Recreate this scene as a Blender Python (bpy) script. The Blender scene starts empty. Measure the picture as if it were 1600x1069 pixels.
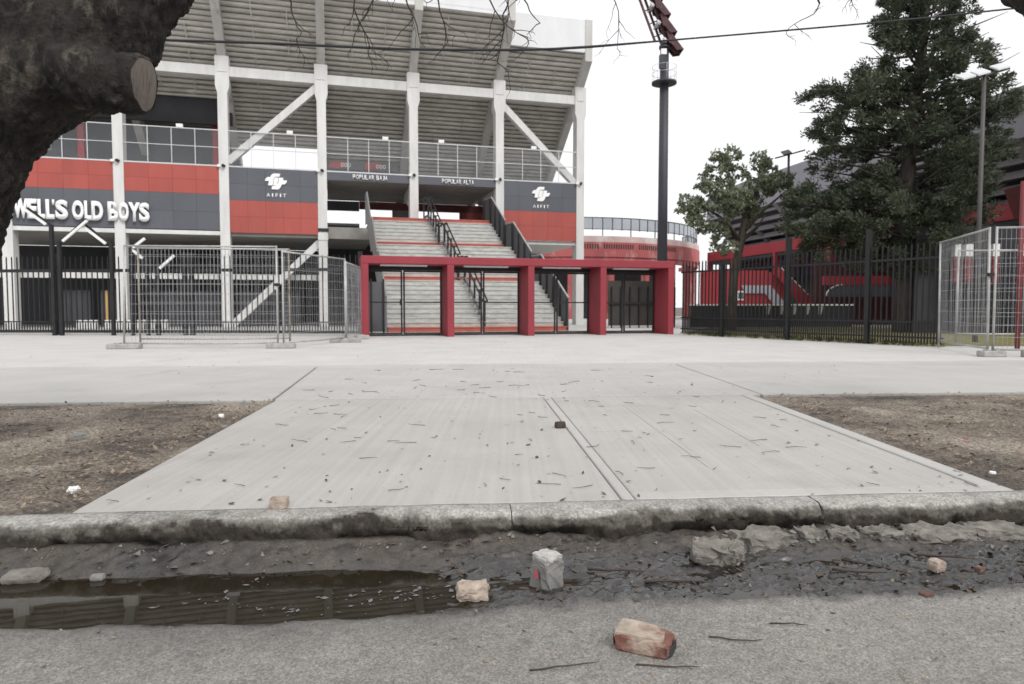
import bpy, bmesh, math, random
import numpy as np
from mathutils import Vector, Matrix, noise as mnoise

R = math.radians
random.seed(7); rng = np.random.default_rng(7)
sc = bpy.context.scene
col = sc.collection

# ------------------------------------------------------------------ camera, light, exposure
cam = bpy.data.cameras.new('camera'); camo = bpy.data.objects.new('camera', cam); col.objects.link(camo)
cam.lens = 24.0; cam.sensor_width = 36.0; cam.clip_start = 0.05; cam.clip_end = 3000
camo.location = (0, 0, 0.9)
camo.rotation_euler = (R(90) - math.atan(55 / 1067), 0, 0)
cam.dof.use_dof = True; cam.dof.focus_distance = 3.0; cam.dof.aperture_fstop = 5.0
sc.camera = camo

SUN_EL, SUN_AZ = 44.0, 148.0      # azimuth measured from +Y clockwise
wd = bpy.data.worlds.new('World'); sc.world = wd; wd.use_nodes = True
nt = wd.node_tree; nt.nodes.clear()
sky = nt.nodes.new('ShaderNodeTexSky'); sky.sky_type = 'NISHITA'; sky.sun_disc = False
sky.sun_elevation = R(SUN_EL); sky.sun_rotation = R(SUN_AZ); sky.air_density = 1.0; sky.dust_density = 4.0
hs = nt.nodes.new('ShaderNodeHueSaturation'); hs.inputs['Saturation'].default_value = 0.12; hs.inputs['Value'].default_value = 1.0
nt.links.new(sky.outputs[0], hs.inputs['Color'])
mx = nt.nodes.new('ShaderNodeMixRGB'); mx.inputs[0].default_value = 0.8
nt.links.new(hs.outputs[0], mx.inputs[1]); mx.inputs[2].default_value = (8.9, 8.9, 9.1, 1)   # the even cloud layer
bg = nt.nodes.new('ShaderNodeBackground'); bg.inputs['Strength'].default_value = 0.12
out = nt.nodes.new('ShaderNodeOutputWorld')
nt.links.new(mx.outputs[0], bg.inputs[0]); nt.links.new(bg.outputs[0], out.inputs[0])

sl = bpy.data.lights.new('sun', 'SUN'); slo = bpy.data.objects.new('sun', sl); col.objects.link(slo)
sl.energy = 1.5; sl.angle = R(18); sl.color = (1.0, 0.97, 0.93)
az, el = R(SUN_AZ), R(SUN_EL)
sd = Vector((math.sin(az) * math.cos(el), math.cos(az) * math.cos(el), math.sin(el)))
slo.rotation_euler = sd.to_track_quat('Z', 'Y').to_euler()

sc.view_settings.view_transform = 'Standard'; sc.view_settings.look = 'None'
sc.view_settings.exposure = 0.2; sc.view_settings.gamma = 1.0; sc.view_settings.use_curve_mapping = False
sc.render.engine = 'CYCLES'
sc.cycles.max_bounces = 8; sc.cycles.transparent_max_bounces = 24
sc.cycles.use_denoising = True

# ------------------------------------------------------------------ helpers
def tag(o, label=None, cat=None, group=None, kind=None):
    if label: o['label'] = label
    if cat: o['category'] = cat
    if group: o['group'] = group
    if kind: o['kind'] = kind
    return o

def thing(name, label, cat, loc=(0, 0, 0), rz=0.0, group=None):
    o = bpy.data.objects.new(name, None); col.objects.link(o)
    o.empty_display_size = 0.2
    o.location = loc; o.rotation_euler = (0, 0, rz)
    return tag(o, label, cat, group)

def link(name, me, m, parent=None, loc=(0, 0, 0), rz=0.0):
    o = bpy.data.objects.new(name, me); col.objects.link(o)
    if m is not None and len(me.materials) == 0: me.materials.append(m)
    o.location = loc; o.rotation_euler = (0, 0, rz)
    if parent: o.parent = parent
    return o

def clone(o, loc=None, parent=None):
    c = o.copy(); col.objects.link(c)
    if parent: c.parent = parent
    if loc is not None: c.location = loc
    return c

def copy_tree(o, parent=None):
    c = o.copy(); col.objects.link(c)
    if parent: c.parent = parent
    for ch in list(o.children): copy_tree(ch, c)
    return c

class MB:
    """collects simple solids, links them as one mesh object"""
    def __init__(s): s.v = []; s.f = []; s.sm = []
    def add(s, vs, fs, smooth=False):
        n = len(s.v); s.v += [tuple(p) for p in vs]
        s.f += [tuple(i + n for i in f) for f in fs]; s.sm += [smooth] * len(fs); return s
    def box(s, x0, x1, y0, y1, z0, z1):
        return s.add([(x0,y0,z0),(x1,y0,z0),(x1,y1,z0),(x0,y1,z0),(x0,y0,z1),(x1,y0,z1),(x1,y1,z1),(x0,y1,z1)],
                     [(3,2,1,0),(4,5,6,7),(0,1,5,4),(1,2,6,5),(2,3,7,6),(3,0,4,7)])
    def bar(s, p, q, w, h, up=(0, 0, 1)):
        p, q = Vector(p), Vector(q); d = (q - p).normalized(); u = Vector(up)
        if abs(d.dot(u)) > .99: u = Vector((0, 1, 0))
        a = d.cross(u).normalized() * (w / 2); b = a.cross(d).normalized() * (h / 2)
        vs = [p - a - b, p + a - b, p + a + b, p - a + b, q - a - b, q + a - b, q + a + b, q - a + b]
        return s.add(vs, [(0,1,2,3),(7,6,5,4),(4,5,1,0),(5,6,2,1),(6,7,3,2),(7,4,0,3)])
    def tube(s, pts, r, n=8, cap=True):
        pts = [Vector(p) for p in pts]; k = len(pts)
        rs = r if isinstance(r, (list, tuple)) else [r] * k
        vs = []; ref = None
        for i, p in enumerate(pts):
            d = (pts[min(i + 1, k - 1)] - pts[max(i - 1, 0)]).normalized()
            if ref is None:
                ref = Vector((0, 0, 1)) if abs(d.z) < .9 else Vector((1, 0, 0))
            a = d.cross(ref).normalized(); b = a.cross(d).normalized(); ref = b
            for j in range(n):
                t = 2 * math.pi * j / n
                vs.append(p + (a * math.cos(t) + b * math.sin(t)) * rs[i])
        fs = [(i*n+j, i*n+(j+1)%n, (i+1)*n+(j+1)%n, (i+1)*n+j) for i in range(k-1) for j in range(n)]
        s.add(vs, fs, True)
        if cap:
            m = len(s.v) - k * n
            s.f.append(tuple(m + j for j in reversed(range(n)))); s.sm.append(False)
            s.f.append(tuple(m + (k-1)*n + j for j in range(n))); s.sm.append(False)
        return s
    def prism(s, poly, axis, a0, a1):
        """poly of 2-D points extruded along axis 0/1/2; the 2-D axes are the remaining ones in order"""
        def mk(p, a):
            q = list(p); q.insert(axis, a); return tuple(q)
        n = len(poly)
        vs = [mk(p, a0) for p in poly] + [mk(p, a1) for p in poly]
        fs = [tuple(range(n)), tuple(reversed(range(n, 2*n)))] + [(i, i+n, (i+1)%n+n, (i+1)%n) for i in range(n)]
        return s.add(vs, fs)
    def mesh(s, name):
        me = bpy.data.meshes.new(name); me.from_pydata(s.v, [], s.f)
        me.polygons.foreach_set('use_smooth', s.sm)
        bm = bmesh.new(); bm.from_mesh(me); bmesh.ops.recalc_face_normals(bm, faces=bm.faces); bm.to_mesh(me); bm.free()
        me.update(); return me
    def build(s, name, m, parent=None, loc=(0,0,0), rz=0.0):
        return link(name, s.mesh(name), m, parent, loc, rz)

def bevel(o, w=0.01, seg=2):
    b = o.modifiers.new('bevel', 'BEVEL'); b.width = w; b.segments = seg; b.limit_method = 'ANGLE'; return o

def quads_mesh(name, V, smooth=False):
    """V: (n,4,3) -> mesh of n quads"""
    n = len(V); me = bpy.data.meshes.new(name)
    me.vertices.add(4 * n); me.vertices.foreach_set('co', V.reshape(-1).astype(np.float32))
    me.loops.add(4 * n); me.loops.foreach_set('vertex_index', np.arange(4 * n, dtype=np.int32))
    me.polygons.add(n); me.polygons.foreach_set('loop_start', np.arange(0, 4 * n, 4, dtype=np.int32))
    me.polygons.foreach_set('use_smooth', np.full(n, smooth))
    me.update(calc_edges=True); return me

def grid_mesh(name, X, Y, Z, smooth=True):
    h, w = X.shape; me = bpy.data.meshes.new(name)
    co = np.stack([X, Y, Z], -1).reshape(-1, 3)
    idx = np.arange(h * w).reshape(h, w)
    q = np.stack([idx[:-1, :-1], idx[:-1, 1:], idx[1:, 1:], idx[1:, :-1]], -1).reshape(-1, 4)
    me.vertices.add(len(co)); me.vertices.foreach_set('co', co.reshape(-1).astype(np.float32))
    me.loops.add(q.size); me.loops.foreach_set('vertex_index', q.reshape(-1).astype(np.int32))
    me.polygons.add(len(q)); me.polygons.foreach_set('loop_start', np.arange(0, q.size, 4, dtype=np.int32))
    me.polygons.foreach_set('use_smooth', np.full(len(q), smooth))
    me.update(calc_edges=True); return me

def vnoise(x, y, seed=0):
    xi = np.floor(x).astype(np.int64); yi = np.floor(y).astype(np.int64)
    fx = x - xi; fy = y - yi; fx = fx*fx*(3-2*fx); fy = fy*fy*(3-2*fy)
    def h(a, b):
        n = (a * 374761393 + b * 668265263 + seed * 1442695041) & 0xffffffff
        n = ((n ^ (n >> 13)) * 1274126177) & 0xffffffff
        return ((n ^ (n >> 16)) & 0xffff) / 65535.0
    return (h(xi, yi)*(1-fx) + h(xi+1, yi)*fx)*(1-fy) + (h(xi, yi+1)*(1-fx) + h(xi+1, yi+1)*fx)*fy
def fbm(x, y, o=4, seed=0):
    r = np.zeros_like(x, dtype=float); a = .5
    for i in range(o):
        r += a * (vnoise(x, y, seed + i * 17) - .5); x = x * 2.03; y = y * 2.03; a *= .5
    return r * 2
def sstep(a, b, x):
    t = np.clip((x - a) / (b - a), 0, 1); return t*t*(3-2*t)

# ------------------------------------------------------------------ materials
def mat(name, base, rough=.8, var=.14, scale=2.0, stretch=(1, 1, 1), bump=0.0, bscale=60, metal=0.0, spec=.4,
        second=None, smix=.5, sscale=1.2, rvar=0.0, objrand=0.0, detail=6):
    m = bpy.data.materials.new(name); m.use_nodes = True; n = m.node_tree.nodes; l = m.node_tree.links
    p = n['Principled BSDF']; p.inputs['Roughness'].default_value = rough; p.inputs['Metallic'].default_value = metal
    p.inputs['Specular IOR Level'].default_value = spec
    g = n.new('ShaderNodeNewGeometry'); mp = n.new('ShaderNodeMapping'); mp.inputs['Scale'].default_value = stretch
    l.new(g.outputs['Position'], mp.inputs['Vector'])
    t = n.new('ShaderNodeTexNoise'); t.inputs['Scale'].default_value = scale; t.inputs['Detail'].default_value = detail
    t.inputs['Roughness'].default_value = .6
    l.new(mp.outputs[0], t.inputs['Vector'])
    r = n.new('ShaderNodeValToRGB'); r.color_ramp.elements[0].position = .3; r.color_ramp.elements[1].position = .7
    r.color_ramp.elements[0].color = (*[c * (1 - var) for c in base], 1)
    r.color_ramp.elements[1].color = (*[min(1, c * (1 + var)) for c in base], 1)
    l.new(t.outputs['Fac'], r.inputs[0]); c = r.outputs[0]
    if second:
        t2 = n.new('ShaderNodeTexNoise'); t2.inputs['Scale'].default_value = sscale; t2.inputs['Detail'].default_value = 8
        t2.inputs['Roughness'].default_value = .65
        l.new(mp.outputs[0], t2.inputs['Vector'])
        r2 = n.new('ShaderNodeValToRGB'); r2.color_ramp.elements[0].position = smix; r2.color_ramp.elements[1].position = min(1, smix + .15)
        l.new(t2.outputs['Fac'], r2.inputs[0])
        mm = n.new('ShaderNodeMixRGB'); mm.inputs[2].default_value = (*second, 1)
        l.new(r2.outputs[0], mm.inputs[0]); l.new(c, mm.inputs[1]); c = mm.outputs[0]
    if objrand:
        oi = n.new('ShaderNodeObjectInfo'); mr = n.new('ShaderNodeMapRange')
        mr.inputs['To Min'].default_value = 1 - objrand; mr.inputs['To Max'].default_value = 1 + objrand
        l.new(oi.outputs['Random'], mr.inputs['Value'])
        mm = n.new('ShaderNodeMixRGB'); mm.blend_type = 'MULTIPLY'; mm.inputs[0].default_value = 1
        l.new(c, mm.inputs[1]); l.new(mr.outputs[0], mm.inputs[2]); c = mm.outputs[0]
    l.new(c, p.inputs['Base Color'])
    if rvar:
        mr = n.new('ShaderNodeMapRange'); mr.inputs['To Min'].default_value = max(0, rough - rvar); mr.inputs['To Max'].default_value = min(1, rough + rvar)
        l.new(t.outputs['Fac'], mr.inputs['Value']); l.new(mr.outputs[0], p.inputs['Roughness'])
    if bump:
        tb = n.new('ShaderNodeTexNoise'); tb.inputs['Scale'].default_value = bscale; tb.inputs['Detail'].default_value = 8
        tb.inputs['Roughness'].default_value = .7
        l.new(g.outputs['Position'], tb.inputs['Vector'])
        b = n.new('ShaderNodeBump'); b.inputs['Strength'].default_value = 1; b.inputs['Distance'].default_value = bump
        l.new(tb.outputs['Fac'], b.inputs['Height']); l.new(b.outputs[0], p.inputs['Normal'])
    return m

def vmat(name, rough=.8, bump=0.0, bscale=80, fine=.15, fscale=120, wet=False, spec=.4, vscale=120, speck=.25):
    """colour from the mesh's 'tint' attribute (kind of ground, dirt) with procedural grain"""
    m = bpy.data.materials.new(name); m.use_nodes = True; n = m.node_tree.nodes; l = m.node_tree.links
    p = n['Principled BSDF']; p.inputs['Specular IOR Level'].default_value = spec
    a = n.new('ShaderNodeAttribute'); a.attribute_name = 'tint'
    g = n.new('ShaderNodeNewGeometry')
    t = n.new('ShaderNodeTexNoise'); t.inputs['Scale'].default_value = fscale; t.inputs['Detail'].default_value = 8; t.inputs['Roughness'].default_value = .75
    l.new(g.outputs['Position'], t.inputs['Vector'])
    r = n.new('ShaderNodeMapRange'); r.inputs['From Min'].default_value = .4; r.inputs['From Max'].default_value = .6
    r.inputs['To Min'].default_value = 1 - fine; r.inputs['To Max'].default_value = 1 + fine
    l.new(t.outputs['Fac'], r.inputs['Value'])
    mm = n.new('ShaderNodeMixRGB'); mm.blend_type = 'MULTIPLY'; mm.inputs[0].default_value = 1
    vo = n.new('ShaderNodeTexVoronoi'); vo.inputs['Scale'].default_value = vscale; l.new(g.outputs['Position'], vo.inputs['Vector'])
    vb = n.new('ShaderNodeRGBToBW'); l.new(vo.outputs['Color'], vb.inputs[0])
    vr = n.new('ShaderNodeMapRange'); vr.inputs['From Min'].default_value = .2; vr.inputs['From Max'].default_value = .8; vr.inputs['To Min'].default_value = 1 - speck; vr.inputs['To Max'].default_value = 1 + speck
    l.new(vb.outputs[0], vr.inputs['Value'])
    vm = n.new('ShaderNodeMath'); vm.operation = 'MULTIPLY'; l.new(r.outputs[0], vm.inputs[0]); l.new(vr.outputs[0], vm.inputs[1])
    l.new(a.outputs['Color'], mm.inputs[1]); l.new(vm.outputs[0], mm.inputs[2]); l.new(mm.outputs[0], p.inputs['Base Color'])
    if wet:
        w = n.new('ShaderNodeAttribute'); w.attribute_name = 'rough'; 
        ad = n.new('ShaderNodeMath'); ad.operation = 'MULTIPLY_ADD'; ad.inputs[1].default_value = 1.0
        t3 = n.new('ShaderNodeMapRange'); t3.inputs['To Min'].default_value = -.10; t3.inputs['To Max'].default_value = .10
        l.new(t.outputs['Fac'], t3.inputs['Value'])
        l.new(w.outputs['Fac'], ad.inputs[0]); l.new(t3.outputs[0], ad.inputs[2]); l.new(ad.outputs[0], p.inputs['Roughness'])
    else: p.inputs['Roughness'].default_value = rough
    if bump:
        tb = n.new('ShaderNodeTexNoise'); tb.inputs['Scale'].default_value = bscale; tb.inputs['Detail'].default_value = 8; tb.inputs['Roughness'].default_value = .72
        l.new(g.outputs['Position'], tb.inputs['Vector'])
        b = n.new('ShaderNodeBump'); b.inputs['Distance'].default_value = bump
        if wet:
            ba = n.new('ShaderNodeMapRange'); ba.inputs['From Min'].default_value = .15; ba.inputs['From Max'].default_value = .6; ba.inputs['To Min'].default_value = .22; ba.inputs['To Max'].default_value = 1
            l.new(w.outputs['Fac'], ba.inputs['Value']); l.new(ba.outputs[0], b.inputs['Strength'])
        l.new(tb.outputs['Fac'], b.inputs['Height']); l.new(b.outputs[0], p.inputs['Normal'])
    return m

def set_tint(me, rgb, rough=None):
    a = me.attributes.new('tint', 'FLOAT_COLOR', 'POINT')
    n = len(me.vertices); buf = np.ones((n, 4), np.float32); buf[:, :3] = rgb
    a.data.foreach_set('color', buf.reshape(-1))
    if rough is not None:
        b = me.attributes.new('rough', 'FLOAT', 'POINT'); b.data.foreach_set('value', rough.astype(np.float32))

def glassy(name, c, alpha, rough=.15):
    m = bpy.data.materials.new(name); m.use_nodes = True; n = m.node_tree.nodes; l = m.node_tree.links
    p = n['Principled BSDF']; p.inputs['Base Color'].default_value = (*c, 1); p.inputs['Roughness'].default_value = rough
    g = n.new('ShaderNodeNewGeometry'); t = n.new('ShaderNodeTexNoise'); t.inputs['Scale'].default_value = 1.3
    l.new(g.outputs['Position'], t.inputs['Vector'])
    r = n.new('ShaderNodeMapRange'); r.inputs['To Min'].default_value = alpha * .8; r.inputs['To Max'].default_value = alpha * 1.2
    l.new(t.outputs['Fac'], r.inputs['Value']); l.new(r.outputs[0], p.inputs['Alpha'])
    return m

def emit(name, c, s):
    m = bpy.data.materials.new(name); m.use_nodes = True; p = m.node_tree.nodes['Principled BSDF']
    p.inputs['Base Color'].default_value = (*c, 1); p.inputs['Emission Color'].default_value = (*c, 1); p.inputs['Emission Strength'].default_value = s
    return m

M = {}
M['conc'] = mat('pale_concrete', (.63, .63, .615), .85, .10, 1.2, (2.5, 2.5, .5), bump=.004, bscale=25, second=(.50, .50, .48), smix=.6, sscale=1.0)
M['rib'] = mat('rib_concrete', (.50, .495, .47), .85, .12, 1.2, (2, 2, .6), bump=.004, bscale=25, second=(.31, .30, .28), smix=.58, sscale=.9)
M['tier'] = mat('tier_concrete', (.52, .50, .46), .88, .2, 1.6, (1, 1, 3), bump=.006, bscale=18, second=(.36, .33, .30), smix=.62, sscale=1.1, objrand=.12)
M['parapet'] = mat('parapet_concrete', (.70, .71, .72), .85, .05, .8, (2, 2, .7), bump=.002)
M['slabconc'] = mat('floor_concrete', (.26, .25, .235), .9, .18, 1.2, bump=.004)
M['red'] = mat('red_cladding', (.37, .080, .064), .55, .10, .9, (1.5, 1.5, .3), second=(.34, .088, .072), smix=.55, sscale=1.2, objrand=.06)
M['grey'] = mat('slate_cladding', (.10, .105, .122), .55, .08, .8, (1, 1, .4), objrand=.06)
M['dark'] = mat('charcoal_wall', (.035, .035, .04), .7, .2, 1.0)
M['black'] = mat('black_paint', (.018, .018, .02), .5, .25, 3.0, spec=.35)
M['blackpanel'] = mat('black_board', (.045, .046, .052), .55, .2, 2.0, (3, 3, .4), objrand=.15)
M['portal'] = mat('crimson_paint', (.265, .033, .047), .6, .13, 1.4, (1, 1, .5), bump=.003, bscale=30, second=(.25, .048, .060), smix=.58, sscale=1.6)
M['stair'] = mat('stair_concrete', (.46, .46, .44), .9, .2, 3, (1, 1, 3), bump=.004, second=(.33, .33, .31), smix=.55, sscale=2.2)
M['stairred'] = mat('red_step_paint', (.42, .12, .09), .7, .15, 3)
M['white'] = mat('white_paint', (.8, .8, .79), .5, .04, 2)
M['whitemetal'] = mat('white_metal', (.60, .61, .62), .45, .06, 3)
M['signwhite'] = mat('sign_white', (.86, .86, .86), .5, .03, 2)
M['mesh'] = glassy('railing_mesh', (.5, .52, .54), .07)
M['sheet'] = mat('grey_steel_sheet', (.21, .21, .21), .6, .12, 1.6, (1, 1, .5))
M['darksheet'] = mat('dark_steel_sheet', (.085, .086, .092), .6, .15, 1.6, (1, 1, .5))
M['galv'] = mat('galvanised_steel', (.42, .42, .41), .5, .2, 5, metal=.35, second=(.22, .16, .11), smix=.60, sscale=6, spec=.5)
M['rust'] = mat('rusty_steel', (.30, .27, .23), .65, .25, 6, metal=.2, second=(.16, .09, .05), smix=.5, sscale=5)
M['wire'] = mat('galvanised_wire', (.38, .39, .40), .5, .2, 6, metal=.3)
M['block'] = mat('concrete_block', (.36, .355, .34), .9, .2, 8, bump=.006, bscale=60, second=(.2, .19, .17), smix=.6, sscale=7)
M['tower'] = mat('tower_paint', (.045, .045, .055), .55, .2, 1.2, (1, 1, .3))
M['redsteel'] = mat('faded_red_steel', (.30, .075, .075), .6, .2, 2, second=(.45, .3, .28), smix=.62, sscale=5)
M['racksteel'] = mat('dark_red_steel', (.075, .032, .036), .65, .3, 2, second=(.24, .2, .2), smix=.60, sscale=4)
M['bark'] = mat('bark', (.036, .031, .027), .95, .7, 16, (1, 1, .5), bump=.06, bscale=30, second=(.17, .15, .12), smix=.555, sscale=9, detail=10)
M['bark2'] = mat('rough_bark', (.075, .065, .055), .95, .35, 6, (1, 1, .3), bump=.02, bscale=18)
M['cutwood'] = mat('weathered_cut_wood', (.135, .112, .097), .9, .3, 6, (4, 4, .6), bump=.004, bscale=60, second=(.07, .058, .05), smix=.5, sscale=12)
M['twig'] = mat('dry_twig', (.06, .045, .035), .9, .35, 20)
M['twigtree'] = mat('bare_twig', (.05, .04, .037), .9, .3, 20)
M['cable'] = mat('cable_rubber', (.02, .02, .022), .6, .2, 5)
M['roundred'] = mat('faded_red_wall', (.40, .11, .11), .85, .18, .6, (1, 1, .5), second=(.52, .33, .31), smix=.54, sscale=.8, bump=.01, bscale=6)
M['roundpale'] = mat('pale_worn_wall', (.55, .42, .40), .85, .15, .7, (1, 1, .5), second=(.66, .6, .58), smix=.5, sscale=.8)
M['polycarb'] = glassy('railing_panel', (.38, .42, .47), .62, .25)
M['redwall'] = mat('bright_red_wall', (.33, .032, .042), .6, .08, .8)
M['darkred'] = mat('dull_red_paint', (.17, .034, .038), .65, .15, 1.5)
M['greyarch'] = mat('grey_render', (.085, .085, .095), .8, .15, .6)
M['bowl'] = mat('bowl_grey', (.36, .36, .40), .75, .06, .4, (1, 1, .3))
M['bowldark'] = mat('bowl_slab_grey', (.24, .24, .255), .8, .15, .6)
M['pole'] = mat('grey_pole', (.085, .08, .078), .6, .2, 3)
M['warm'] = emit('warm_tube', (1.0, .78, .48), 1.6)
M['tubewhite'] = mat('white_tube', (.78, .78, .77), .35, .03, 2)
M['wood'] = mat('yellow_timber', (.50, .34, .14), .8, .2, 4, (2, 2, .4))

# ------------------------------------------------------------------ frames
TH = R(15); O = Vector((-4.62, 32.2, 0))
U = Vector((math.cos(TH), math.sin(TH), 0)); V = Vector((-math.sin(TH), math.cos(TH), 0))
def W(u, v, z=0): return O + U * u + V * v + Vector((0, 0, z))
SA = math.atan(.085); S0 = Vector((0, 2.95, 0))
SX = Vector((math.cos(SA), math.sin(SA), 0)); SY = Vector((-math.sin(SA), math.cos(SA), 0))
def S(a, b, z=0): return S0 + SX * a + SY * b + Vector((0, 0, z))

# ================================================================== GROUND
mg = mat('packed_earth', (.14, .12, .10), .95, .25, 1.0, bump=.01, bscale=30)
MB().add([S(-600, .05, -.25), S(600, .05, -.25), S(600, 900, -.25), S(-600, 900, -.25)], [(0, 1, 2, 3)]).build('ground', mg)['kind'] = 'structure'

def paving_mat(name, base, strk):
    m = mat(name, base, .9, .07, 1.1, bump=.0015, bscale=140, second=tuple(c * .86 for c in base), smix=.56, sscale=.9)
    n = m.node_tree.nodes; l = m.node_tree.links; p = n['Principled BSDF']
    src = p.inputs['Base Color'].links[0].from_socket
    g = n.new('ShaderNodeNewGeometry'); mp = n.new('ShaderNodeMapping'); mp.inputs['Rotation'].default_value = (0, 0, -SA); mp.inputs['Scale'].default_value = (26, .5, 1)
    l.new(g.outputs['Position'], mp.inputs['Vector'])
    t = n.new('ShaderNodeTexNoise'); t.inputs['Scale'].default_value = 1; t.inputs['Detail'].default_value = 5; l.new(mp.outputs[0], t.inputs['Vector'])
    r = n.new('ShaderNodeMapRange'); r.inputs['From Min'].default_value = .3; r.inputs['From Max'].default_value = .7; r.inputs['To Min'].default_value = 1 - strk; r.inputs['To Max'].default_value = 1 + strk
    l.new(t.outputs['Fac'], r.inputs['Value'])
    t2 = n.new('ShaderNodeTexNoise'); t2.inputs['Scale'].default_value = 220; t2.inputs['Detail'].default_value = 3; l.new(g.outputs['Position'], t2.inputs['Vector'])
    r2 = n.new('ShaderNodeMapRange'); r2.inputs['From Min'].default_value = .3; r2.inputs['From Max'].default_value = .7; r2.inputs['To Min'].default_value = .9; r2.inputs['To Max'].default_value = 1.08
    l.new(t2.outputs['Fac'], r2.inputs['Value'])
    mu = n.new('ShaderNodeMath'); mu.operation = 'MULTIPLY'; l.new(r.outputs[0], mu.inputs[0]); l.new(r2.outputs[0], mu.inputs[1])
    mm = n.new('ShaderNodeMixRGB'); mm.blend_type = 'MULTIPLY'; mm.inputs[0].default_value = 1
    l.new(src, mm.inputs[1]); l.new(mu.outputs[0], mm.inputs[2]); l.new(mm.outputs[0], p.inputs['Base Color'])
    return m
M['slab'] = paving_mat('brushed_concrete', (.41, .395, .372), .06)
M['slab2'] = paving_mat('smooth_concrete_band', (.435, .425, .405), .04)
M['walk'] = paving_mat('pavement_concrete', (.435, .425, .405), .04)
M['plaza'] = paving_mat('plaza_concrete', (.515, .505, .485), .03)

def slab(name, poly, m, z=0.0, t=.12):
    pts = [S(a, b) for a, b in poly]
    mb = MB(); n = len(pts)
    mb.add([(p.x, p.y, z) for p in pts] + [(p.x, p.y, z - t) for p in pts],
           [tuple(range(n)), tuple(reversed(range(n, 2 * n)))] + [(i, (i+1) % n, (i+1) % n + n, i + n) for i in range(n)])
    o = bevel(mb.build(name, m), .012, 2); o['kind'] = 'structure'; return o
CB = .15       # kerb width
# entrance apron (driveway) slabs with their pale trowelled margins
slab('apron_slab', [(-1.93, CB), (.528, CB), (.63, 3.79), (-1.97, 3.79)], M['slab'], -.001)
slab('apron_margin', [(.533, CB), (.594, CB), (.709, 3.79), (.635, 3.79)], M['walk'], .001)
slab('apron_slab', [(.60, CB + .11), (2.38, CB + .11), (2.67, 3.79), (.715, 3.79)], M['slab'], -.002)
slab('apron_margin', [(.597, CB), (2.50, CB), (2.505, CB + .10), (.600, CB + .10)], M['slab2'], .001)
slab('apron_margin', [(2.39, CB + .11), (2.505, CB + .11), (2.79, 3.79), (2.68, 3.79)], M['slab2'], .001)
for q in ([(1.17, .75), (1.185, .75), (1.30, 3.2), (1.29, 3.2)], [(1.72, 1.3), (1.735, 1.3), (1.86, 2.9), (1.85, 2.9)], [(.78, 1.9), (1.28, 1.93), (1.28, 1.945), (.78, 1.915)]):
    slab('score_line', q, M['slab2'], .0015, .004)
# pavement between the verges and the plaza
slab('pavement', [(-40, 3.82), (-2.02, 3.82), (-2.32, 7.50), (-40, 7.50)], M['walk'], .0)
slab('pavement', [(-1.99, 3.82), (2.9, 3.82), (3.2, 7.50), (-2.29, 7.50)], M['walk'], .001)
slab('pavement', [(2.92, 3.82), (40, 3.82), (40, 7.50), (3.22, 7.50)], M['walk'], .0)
slab('pavement_band', [(-40, 7.525), (40, 7.525), (40, 7.78), (-40, 7.78)], M['slab2'], .002)
slab('plaza', [(-60, 7.81), (60, 7.81), (60, 60), (-60, 60)], M['plaza'], .0)
# lawn behind the right hand fence
lawn = MB().add([(5.6, 22.6, .006), (9.6, 15.6, .006), (14.5, 15.6, .006), (19, 24, .006), (12, 38, .006)], [(0, 1, 2, 3, 4)]).build('lawn', mat('dry_lawn', (.20, .185, .075), .95, .3, 3, bump=.02, bscale=40, second=(.09, .12, .04), smix=.55, sscale=2.5)); lawn['kind'] = 'structure'

# ---- verges (bare earth with chips)
def verge(name, a0, a1, skew0, skew1, seed):
    na, nb = 300, 200
    b = np.linspace(CB, 3.80, nb)[:, None] + np.zeros((1, na))
    t = np.linspace(0, 1, na)[None, :] + np.zeros((nb, 1))
    fb = (b - CB) / (3.8 - CB)
    a = (a0 + skew0 * fb) * (1 - t) + (a1 + skew1 * fb) * t
    X = S0.x + SX.x * a + SY.x * b; Y = S0.y + SX.y * a + SY.y * b
    edge = np.minimum(np.minimum(b - CB, 3.8 - b), np.minimum(np.abs(a - (a0 + skew0*fb)), np.abs(a - (a1 + skew1*fb))))
    h = .035 * fbm(X * 1.1, Y * 1.1, 4, seed) + .018 * fbm(X * 9, Y * 9, 4, seed + 5) + .008 * fbm(X * 40, Y * 40, 3, seed + 9)
    Z = -.030 + h * sstep(0, .25, edge) + .03 * sstep(.1, .6, edge)
    me = grid_mesh(name, X, Y, Z)
    n1 = fbm(X * 1.6, Y * 1.6, 4, seed + 31).ravel(); n2 = fbm(X * 12, Y * 12, 4, seed + 40).ravel()
    base = np.array([.165, .138, .112]); lt = np.array([.27, .232, .19]); dk = np.array([.095, .08, .068])
    w = sstep(-.15, .35, n1 + .5 * n2)[:, None]; d = sstep(.05, .45, -n1 + .6 * n2)[:, None]
    set_tint(me, (base * (1 - w) + lt * w) * (1 - d) + dk * d)
    o = link(name, me, M.setdefault('earth', vmat('earth', .97, .012, 55, .45, 60, vscale=70, speck=.3))); o['kind'] = 'structure'
    return o
verge('bare_earth_verge', -7.0, -1.955, 0, -.05, 3)
verge('bare_earth_verge', 2.53, 8.0, .29, 0, 61)

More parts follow.
